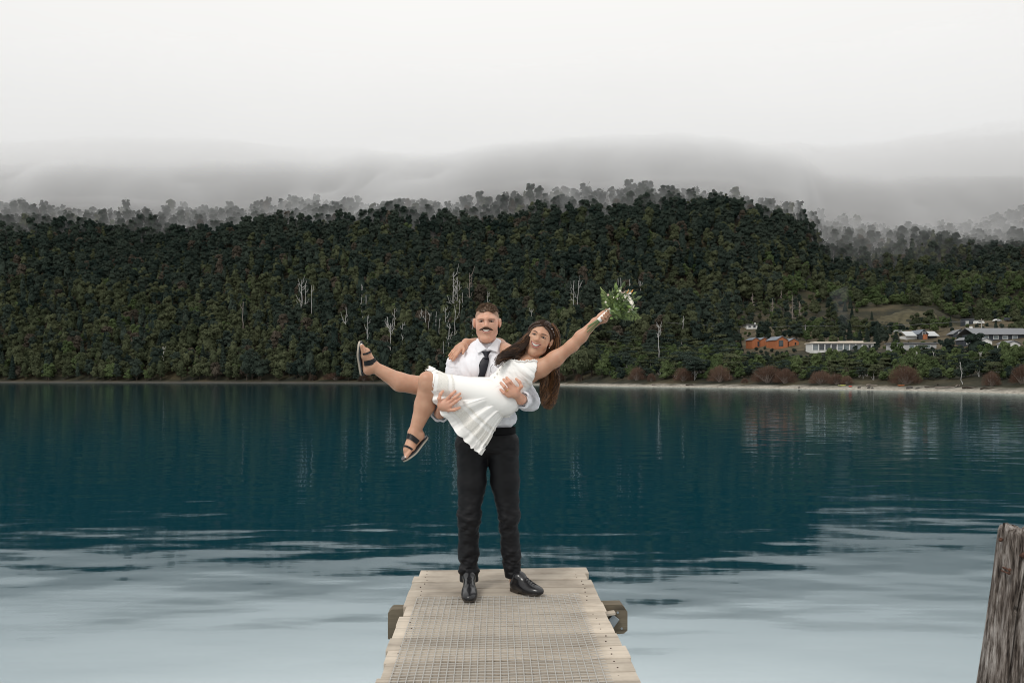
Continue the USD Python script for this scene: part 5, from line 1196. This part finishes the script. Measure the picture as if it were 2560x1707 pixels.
def build_bouquet():
    rng = np.random.default_rng(77)
    FERN = mat('fern_green', (.125, .185, .050), .5, .4, noise=14, var=.5); FERN2 = mat('pale_fern_green', (.23, .30, .10), .5, .4, noise=14, var=.4); DEEP = mat('deep_green_leaf', (.050, .080, .022), .35, .5, noise=9, var=.5)
    WF = mat('cream_white_petal', (.74, .69, .60), .6); PF = mat('pale_pink_petal', (.62, .46, .38), .6); OF = mat('orange_bud', (.52, .24, .06), .6); STEM = mat('green_stem', (.10, .155, .055), .5); WRAP = mat('white_ribbon', (.74, .72, .69), .5)
    A0, A1 = P(1474, 822, 4.845), P(1524, 777, 4.845); ax = (A1-A0)/np.linalg.norm(A1-A0)
    t = thing('bouquet', 'bouquet of fern fronds and small white flowers held up by the woman', 'bouquet', A1)
    neck = A1
    e1 = np.cross(ax, [0, 1, 0]); e1 /= np.linalg.norm(e1); e2 = np.array([0, 1.0, 0])
    for k in range(7):
        an = k*.9; off = (e1*math.cos(an)+e2*math.sin(an))*.0085; end = A0+(e1*math.cos(an)*.018+e2*math.sin(an)*.012)-ax*.012*(k % 3)
        obj('stem', tube([neck+off*.7, A0+ax*.09+off*.7, end], [.0036, .0036, .0032], 6)-0 if False else trimesh.Trimesh(tube([neck+off*.7, A0+ax*.09+off*.7, end], [.0036, .0036, .0032], 6).vertices-A1, tube([neck+off*.7, A0+ax*.09+off*.7, end], [.0036, .0036, .0032], 6).faces, process=False), STEM, t, smooth=True)
    w = tube(np.array([A0+ax*(.072+.02*i) for i in range(6)]), np.array([.0145, .0150, .0148, .0150, .0150, .0146]), 16); w.vertices -= A1
    obj('ribbon_wrap', w, WRAP, t, smooth=True)
    def frond(root, tip, wid, m, up, curl=.15):
        L = np.linalg.norm(tip-root); d = (tip-root)/L; sd = np.cross(d, up); sd /= np.linalg.norm(sd); n = np.cross(sd, d)
        u = np.linspace(0, 1, 14); mid = root+d*(u*L)[:, None]+n*(curl*L*u*(1-u))[:, None]
        vs, fs = [], []; st = tube(mid, np.linspace(.0018, .0007, 14), 4, cap=False); vs.append(st.vertices); fs.append(st.faces); c = len(st.vertices)
        for i in range(1, 14):
            prof = math.sin(math.pi*min(1, (u[i]*.92+.10))**.8)*wid*(1-.25*u[i])
            for s in (-1, 1):
                a = mid[i]; bl = prof*rng.uniform(.85, 1.1); tp = a+sd*s*bl+d*bl*.42-n*bl*.12; w2 = L/13*.24
                q = np.array([a-d*w2*.6, a*.45+tp*.55-d*w2, tp, a*.45+tp*.55+d*w2, a+d*w2*.6]); vs.append(q); fs.append(np.array([[0, 1, 4], [1, 3, 4], [1, 2, 3]])+c); c += 5
        obj('fern_frond', trimesh.Trimesh(np.vstack(vs), np.vstack(fs), process=False), m, t)
    rel = lambda px, py, y: P(px, py, y)-A1
    R0 = rel(1526, 772, 4.85)
    for (px, py, y, wd, m) in ((1500, 716, 4.86, .030, FERN2), (1501, 733, 4.83, .040, FERN), (1503, 756, 4.82, .034, FERN2), (1524, 724, 4.90, .030, FERN), (1532, 720, 4.88, .022, FERN2), (1555, 714, 4.92, .030, FERN2), (1545, 722, 4.95, .034, FERN), (1605, 796, 4.84, .040, FERN2), (1578, 800, 4.82, .034, FERN), (1556, 799, 4.80, .030, FERN), (1588, 772, 4.88, .036, FERN), (1585, 745, 4.95, .030, FERN2), (1572, 728, 4.98, .030, FERN), (1536, 742, 4.78, .036, FERN), (1560, 760, 4.77, .040, DEEP), (1565, 782, 4.78, .036, DEEP), (1515, 748, 4.86, .03, DEEP), (1540, 730, 4.86, .034, DEEP), (1545, 770, 4.78, .036, FERN), (1570, 745, 4.84, .034, DEEP)):
        tip = rel(px, py, y); root = R0+(tip-R0)*(.42 if px > 1570 and py > 765 else .12 if px > 1530 else .18); frond(root, tip, wd, m, np.array([.1, -1, .25])+rng.normal(0, .25, 3))
    for i in range(190):
        px, py = rng.normal(1551, 18), rng.normal(758, 16); y = rng.uniform(4.76, 4.92); c = rel(px, py, y); d = c-R0+rng.normal(0, .03, 3); d /= np.linalg.norm(d)
        L = rng.uniform(.03, .062); sd = np.cross(d, [0, -1, .3]+rng.normal(0, .4, 3)); sd /= np.linalg.norm(sd); n = np.cross(sd, d); w2 = L*.24
        q = np.array([c-d*L*.5, c-sd*w2, c+n*.005, c+sd*w2, c+d*L*.5]); obj('leaf', trimesh.Trimesh(q, [[0, 1, 2], [0, 2, 3], [1, 4, 2], [2, 4, 3]], process=False), DEEP if rng.random() < .75 else FERN, t)
    flower_at = [(1548, 735, 1), (1553, 731, 1), (1558, 733, 1), (1560, 738, 1), (1552, 740, 1), (1546, 742, 1), (1543, 747, 1), (1566, 739, 1), (1571, 735, 1), (1575, 733, 2), (1572, 742, 2), (1565, 746, 2), (1569, 750, 2), (1577, 753, 3), (1579, 757, 3), (1581, 766, 3), (1578, 769, 2), (1574, 774, 1), (1571, 779, 1), (1533, 743, 1), (1520, 737, 1), (1514, 755, 1), (1580, 773, 1), (1545, 737, 1), (1550, 744, 2), (1555, 736, 2), (1562, 742, 2), (1568, 733, 1), (1541, 742, 1), (1560, 750, 1), (1575, 746, 2), (1580, 760, 2), (1556, 744, 1), (1562, 730, 1), (1550, 727, 1)]
    for px, py, big in flower_at:
        c = rel(px, py, 4.80+rng.normal(0, .012)); r = (.0062, .0078, .0115)[big-1]; vs = []
        for k in range(5 if big == 1 else 6):
            an = k*1.2566+rng.uniform(0, .5); d = np.array([math.cos(an), -.5, math.sin(an)]); d /= np.linalg.norm(d); s_ = np.cross(d, [0, -1, 0]); s_ /= np.linalg.norm(s_); a_ = c+d*r*1.3
            vs.append(np.array([c, c+d*r*.6+s_*r*.5, a_, c+d*r*.6-s_*r*.5]))
        v = np.vstack(vs); f = np.vstack([np.array([[0, 1, 2], [0, 2, 3]])+4*k for k in range(len(vs))])
        obj('flower', trimesh.Trimesh(v, f, process=False), WF if rng.random() < .75 else PF, t)
    for a, b in (((1567, 733), (1572, 723)), ((1577, 732), (1583, 723.5)), ((1559, 748), (1564, 741))):
        obj('bud_spike', tube([rel(*a, 4.80), rel((a[0]+b[0])/2+.5, (a[1]+b[1])/2, 4.80), rel(*b, 4.80)], [.0042, .0042, .0012], 6), OF, t, smooth=True)
# ---------------------------------------------------------------- the jetty and the old pile
DECK = CAM_H-1.36
def grain(name, c, axis, var=.35, rough=.85, MUD=1.0):
    c = np.array(c); sc = [22.0, 22.0, 22.0]; sc[axis] = 1.3; s2 = [70.0, 70.0, 70.0]; s2[axis] = 3.0
    return usdkit.material(stage, '/World/Looks/'+name, {
        'tc': ('texture_coordinate', {}), 'oi': ('object_info', {}), 'm': ('mapping', {'scale': tuple(sc)}), 'm2': ('mapping', {'scale': tuple(s2)}),
        'n': ('noise_texture', {'scale': 1.0, 'detail': 6.0, 'roughness': .65}), 'n2': ('noise_texture', {'scale': 1.0, 'detail': 4.0, 'roughness': .6}), 'n3': ('noise_texture', {'scale': 3.0, 'detail': 5.0, 'roughness': .65}),
        'r': ('rgb_ramp', {'ramp': [(.28, tuple(c*(1-var*1.3))), (.45, tuple(c*.96)), (.75, tuple(np.minimum(c*(1+var*.4), 1)))]}),
        'r3': ('rgb_ramp', {'ramp': [(.30, (.70, .68, .66)), (.55, (1, 1, 1)), (.75, (1.06, 1.05, 1.03))]}),
        'sx': ('separate_xyz', {}), 'ab': ('math', {'math_type': 'add', 'value2': .03}), 'abs': ('math', {'math_type': 'absolute'}), 'wob': ('math', {'math_type': 'multiply_add', 'value2': .12}), 'mud': ('map_range', {'from_min': .50, 'from_max': .60, 'to_min': MUD, 'to_max': 1.0, 'clamp': True}), 'mudc': ('combine_xyz', {}), 'mul2': ('mix_color', {'blend_type': 'multiply', 'fac': 1.0}),
        'rr': ('map_range', {'to_min': .76, 'to_max': 1.12}), 'sc': ('vector_math', {'math_type': 'scale'}),
        'mul': ('mix_color', {'blend_type': 'multiply', 'fac': 1.0}), 'ad': ('math', {'math_type': 'multiply_add', 'value2': .6}),
        'b': ('bump', {'strength': .8, 'distance': .004}), 'p': ('principled_bsdf', {'roughness': rough, 'specular_ior_level': .25})},
        [('tc.object', 'm.vector'), ('tc.object', 'm2.vector'), ('m.vector', 'n.vector'), ('m2.vector', 'n2.vector'), ('tc.object', 'n3.vector'), ('n.fac', 'r.fac'), ('n3.fac', 'r3.fac'),
         ('oi.random', 'rr.value'), ('r.color', 'mul.a'), ('r3.color', 'mul.b'), ('tc.object', 'sx.vector'), ('sx.x', 'ab.value1'), ('ab.value', 'abs.value1'), ('n3.fac', 'wob.value1'), ('abs.value', 'wob.value3'), ('wob.value', 'mud.value'), ('mud.result', 'mudc.x'), ('mud.result', 'mudc.y'), ('mud.result', 'mudc.z'), ('mul.result', 'mul2.a'), ('mudc.vector', 'mul2.b'), ('mul2.result', 'sc.vector1'), ('rr.result', 'sc.scale'), ('sc.vector', 'p.base_color'),
         ('n2.fac', 'ad.value1'), ('n.fac', 'ad.value3'), ('ad.value', 'b.height'), ('b.normal', 'p.normal')], surface='p.BSDF')
def build_jetty():
    rng = np.random.default_rng(8)
    PL = grain('bleached_deck_wood', (.485, .425, .35), 0, .32, MUD=.80); BEAM = grain('brown_beam_wood', (.125, .105, .075), 0, .45); UNDER = grain('dark_under_wood', (.07, .055, .042), 1, .4)
    GALV = mat('galvanised_wire', (.42, .41, .385), .5, .5, metal=.25); NAILM = mat('rusted_nail', (.06, .035, .022), .7, metal=.3); STEEL = mat('grey_steel', (.26, .29, .31), .4, metal=.5)
    yaw = math.atan(.0245)
    t = thing('jetty', 'narrow bleached plank jetty with wire mesh laid along its middle', 'jetty', (-.0735+.0245*5.84, 0, DECK), math.degrees(yaw))
    # local: x across, y along, z up from the deck top
    edges = [5.85, 5.675, 5.51, 5.32, 5.12, 4.93, 4.735, 4.55, 4.345, 4.14, 3.95, 3.76, 3.575]
    while edges[-1] > .4: edges.append(edges[-1]-.19)
    vis = {5.32, 5.12, 4.735, 4.14, 3.95, 3.76}
    k = .05
    for i, (y1, y0) in enumerate(zip(edges[:-1], edges[1:])):
        g1 = .0065 if y1 in vis else .0022; g0 = .0065 if y0 in vis else .0022
        w = 1.185+rng.uniform(-.02, .02); off = rng.uniform(-.018, .018); tk = .045
        nx = 40; x = np.linspace(-w/2, w/2, nx)
        ea = rng.normal(0, .0016, nx).cumsum()*.35; eb = rng.normal(0, .0016, nx).cumsum()*.35
        ea = np.clip(ea-ea.mean(), -.003, .0015); eb = np.clip(eb-eb.mean(), -.0015, .003)
        ya = y1-g1+ea; yb = y0+g0+eb; zc = rng.normal(0, .0012)+.0018*np.sin(x*5+i)
        prof = [(0, -tk), (0, -.004), (.004/.18, 0), (.5, .0012), (1-.004/.18, 0), (1, -.004), (1, -tk)]
        rows = []
        for f_, z_ in prof: rows.append(np.stack([x+off, yb+(ya-yb)*f_, z_+zc], 1))
        v = np.vstack(rows).reshape(len(prof), nx, 3); vv = v.reshape(-1, 3)
        fs = [grid_faces(len(prof), nx)[:, ::-1]]
        m = trimesh.Trimesh(vv, np.vstack(fs), process=False)
        n_ = len(prof); idx = np.arange(n_*nx).reshape(n_, nx); caps = []
        for col, rev in ((0, False), (nx-1, True)):
            c_ = idx[:, col]
            for q in range(1, n_-1): caps.append([c_[0], c_[q], c_[q+1]] if not rev else [c_[0], c_[q+1], c_[q]])
        for q in range(nx-1): caps += [[idx[0, q], idx[-1, q], idx[-1, q+1]], [idx[0, q], idx[-1, q+1], idx[0, q+1]]]
        m = trimesh.Trimesh(vv, np.vstack([m.faces, caps]), process=False)
        v3 = m.vertices; v3[:, 1] += k*(v3[:, 0])  # planks lie slightly askew
        m.vertices = v3; m.fix_normals()
        p = obj('plank', m, PL, t, smooth=35)
        for sx in (-1, 1):
            for f_ in (.28, .72):
                c = trimesh.creation.cylinder(.0038, .004, sections=8); xx = sx*(w/2-.075+rng.uniform(-.012, .012)); c.apply_translation((xx, y0+(y1-y0)*f_+k*xx, .0012)); obj('nail', c, NAILM, p)
    # wire mesh
    mt = thing('wire_mesh', 'galvanised wire mesh nailed along the middle of the jetty planks', 'wire mesh', (-.0735+.0245*5.84, 0, DECK), math.degrees(yaw))
    x0, x1, ye = -.525, .462, 5.09; cs = .0358; nc = int((x1-x0)/cs)
    lift = lambda x, y: .0060+.005*meshkit.noise(np.stack([x*2.2, y*2.2, 0*x], -1), 4)+.010*np.maximum(x-.36, 0)/.1*meshkit.noise(np.stack([x*0, y*1.7, 0*x+3], -1), 9)
    ys = np.linspace(.7, ye, 60)
    for i in range(nc+1):
        x = x0+i*cs+.0035*np.sin(ys*2.1+i*.2)+.010*((ys-ye)/4)
        y = ys+k*x; obj('wire', tube(np.stack([x, y, lift(x, y)+.0026], 1), .0021, 5), GALV, mt, smooth=True)
    xs = np.linspace(x0-.006, x1+.010, 40)
    yy = ye-.004
    while yy > .75:
        y = yy+k*xs+.0025*np.sin(xs*9+yy*3); obj('cross_wire', tube(np.stack([xs, y, lift(xs, y)], 1), .0017, 5), GALV, mt, smooth=True); yy -= cs
    # frame under the deck
    for sx in (-.42, .42): obj('stringer', box((.07, 5.6, .16), (sx, 2.95, -.045-.082)), UNDER, t)
    prof = sg.Polygon([(-.705, -.185), (.752, -.185), (.777, -.165), (.777, -.05), (.742, -.003), (-.683, -.003), (-.705, -.025)])
    for yb, lb in ((5.06, 'brown cross beam sticking out at both sides below the far end'), (2.6, None), (.9, None)):
        b = trimesh.creation.extrude_polygon(prof.buffer(-.004).buffer(.004), .10); b.apply_transform(np.array([[1, 0, 0, 0], [0, 0, 1, 0], [0, 1, 0, 0], [0, 0, 0, 1.0]])); b.fix_normals()
        b.vertices[:, 1] += yb+k*b.vertices[:, 0]; b.vertices[:, 2] -= .049; bm = obj('cross_beam', b, BEAM, t, label=lb)
        if lb:
            for xx in (.715, .74): 
                c = trimesh.creation.cylinder(.007, .01, sections=8); c.apply_transform(trimesh.transformations.rotation_matrix(math.pi/2, [1, 0, 0])); c.apply_translation((xx, yb+k*xx, -.10 if xx < .73 else -.20)); obj('bolt', c, STEEL, bm)
            q = bevel_box((.055, .012, .085), .003); q.apply_transform(trimesh.transformations.rotation_matrix(.65, [0, 1, 0])); q.apply_translation((.675, yb-.02+k*.63, -.155)); obj('bracket', q, STEEL, bm)
            q = bevel_box((.07, .05, .02), .004); q.apply_transform(trimesh.transformations.rotation_matrix(-.15, [0, 1, 0])); q.apply_translation((.66, yb-.022+k*.63, -.098)); obj('wood_offcut', q, PL, bm)
    for yb in (5.16, 2.7, 1.0):
        for sx in (-.45, .45): obj('pile', tube([[sx, yb+.04, -6.0], [sx, yb+.04, -.22]], .085, 14), UNDER, t, smooth=60)
def build_post():
    Y = 4.6; top = P(2558, 1322, Y); low = P(2497, 1707, Y); d = (top-low)/np.linalg.norm(top-low)
    base = low-d*3.2; L = np.linalg.norm(top-base); nz, na = 420, 150
    z = np.linspace(0, 1, nz); a = np.linspace(0, 2*np.pi, na, endpoint=False); Z, A = np.meshgrid(z, a, indexing='ij')
    lz = Z*L; sag = .018*np.sin((lz-L)*1.9); R0 = .118-.004*Z*0
    q = np.stack([np.cos(A)*5.5, np.sin(A)*5.5, lz*.55], -1); f1 = meshkit.fbm(q, 4, 3)-.5
    q2 = np.stack([np.cos(A)*16+.6*np.sin(lz*3), np.sin(A)*16, lz*1.3], -1); f2 = meshkit.noise(q2, 7)
    f2b = meshkit.noise(np.stack([np.cos(A)*34, np.sin(A)*34, lz*2.5], -1), 17)
    crack = lambda c0, w, dp, lo, hi: -dp*np.exp(-((np.angle(np.exp(1j*(A-c0-.09*np.sin(lz*2.4)-.03*np.sin(lz*9))))/w)**2))*ss(lo, lo+.15, lz)*(1-ss(hi-.1, hi, lz))
    r = R0+.018*f1+.022*np.minimum(f2-.50, 0)+.009*(f2b-.5)+crack(-1.34, .042, .055, L-1.5, L-.12)+crack(-2.0, .026, .026, L-1.0, L-.3)+crack(-.8, .02, .015, L-.9, L-.05)+crack(-2.45, .02, .012, L-.5, L+1)
    hole = np.exp(-(((A-(-1.12+2*np.pi) % (2*np.pi))*.118)**2+(lz-(L-.435))**2)/.011**2); r -= .03*hole
    r *= 1-.05*ss(L-.03, L, lz)
    sd = np.cross(d, [0, 1.0, 0]); sd /= np.linalg.norm(sd); fr = np.cross(sd, d)
    # angle -pi/2 faces the camera
    fr = fr if fr[1] > 0 else -fr
    topz = np.where(Z > .9999, .010*(meshkit.noise(np.stack([np.cos(A)*9, np.sin(A)*9, 0*A], -1), 5)-.5)*4, 0)
    pts = d*(lz+topz)[..., None]+sd*(np.cos(A)*r+sag)[..., None]+fr*(np.sin(A)*r)[..., None]
    caps = []; v = pts.reshape(-1, 3)
    rings = [v]; f = [grid_faces(nz, na, True)]
    last = (nz-1)*na
    for j, s in enumerate((.8, .5, .2, .02)):
        c = d*L+sd*sag[-1, 0]; ring = c+(pts[-1]-c)*s+d*(.012*(meshkit.noise(np.stack([np.cos(a)*9*s+3, np.sin(a)*9*s, 0*a], -1), 6)-.5)*1.5)[:, None]; rings.append(ring)
        n0 = last if j == 0 else nz*na+(j-1)*na; n1 = nz*na+j*na; i = np.arange(na); i2 = (i+1) % na
        f += [np.stack([n0+i, n1+i, n1+i2], 1), np.stack([n0+i, n1+i2, n0+i2], 1)]
    m = trimesh.Trimesh(np.vstack(rings), np.vstack(f), process=False); m.fix_normals()
    W = usdkit.material(stage, '/World/Looks/weathered_pile_wood', {
        'tc': ('texture_coordinate', {}), 'm': ('mapping', {'scale': (46, 46, 3.6)}), 'm2': ('mapping', {'scale': (5, 5, 1.6)}), 'n': ('noise_texture', {'scale': 1.0, 'detail': 7.0, 'roughness': .7}), 'n2': ('noise_texture', {'scale': 1.0, 'detail': 4.0}), 'n3': ('noise_texture', {'scale': 42.0, 'detail': 4.0}),
        'r': ('rgb_ramp', {'ramp': [(.36, (.016, .012, .010)), (.46, (.105, .088, .076)), (.55, (.235, .212, .195)), (.68, (.40, .378, .355))]}),
        'r2': ('rgb_ramp', {'ramp': [(.35, (.60, .55, .52)), (.6, (1, 1, 1))]}), 'mul': ('mix_color', {'blend_type': 'multiply', 'fac': 1.0}),
        'ad': ('math', {'math_type': 'multiply_add', 'value2': .5}), 'b': ('bump', {'strength': 1.0, 'distance': .008}), 'p': ('principled_bsdf', {'roughness': .9, 'specular_ior_level': .2})},
        [('tc.object', 'm.vector'), ('tc.object', 'm2.vector'), ('tc.object', 'n3.vector'), ('m.vector', 'n.vector'), ('m2.vector', 'n2.vector'), ('n.fac', 'r.fac'), ('n2.fac', 'r2.fac'), ('r.color', 'mul.a'), ('r2.color', 'mul.b'), ('mul.result', 'p.base_color'),
         ('n3.fac', 'ad.value1'), ('n.fac', 'ad.value3'), ('ad.value', 'b.height'), ('b.normal', 'p.normal')], surface='p.BSDF')
    RUST = mat('rusted_iron', (.085, .042, .028), .8, .3, noise=60, var=.5, metal=.3)
    t = thing('mooring_pile', 'cracked grey weathered wooden pile leaning at the right edge', 'wooden post', base)
    obj('shaft', m, W, t, smooth=True)
    def bolt(px, py, ln, r, dx, lb, dy=-.10):
        c = P(px, py, Y+dy)-base; e = c+np.array([dx, -.05, .012])*ln/.05
        obj('bolt', tube([c+np.array([.05 if dy > -.05 else 0, .06, 0]), c, e], r, 8), RUST, t, smooth=40, label=lb)
        h = trimesh.creation.icosphere(2, r*1.75); h.vertices = h.vertices*np.array([1, .7, 1])+e; obj('bolt_head', h, RUST, t, smooth=True)
    bolt(2503, 1349, .030, .0066, -.035, 'rusty bolt sticking out at the upper left', -.03); bolt(2524, 1424, .04, .0055, -.030, 'bent rusty nail on the front'); bolt(2553, 1388, .02, .010, .01, 'thick rusty bolt by the crack'); bolt(2520, 1432, .03, .005, -.02, 'lower bent nail')
build_land(); build_cloud(); build_village(); build_jetty(); build_post()
build_man(); build_woman(); build_bouquet()
build_forest(); build_dead(); build_beach()
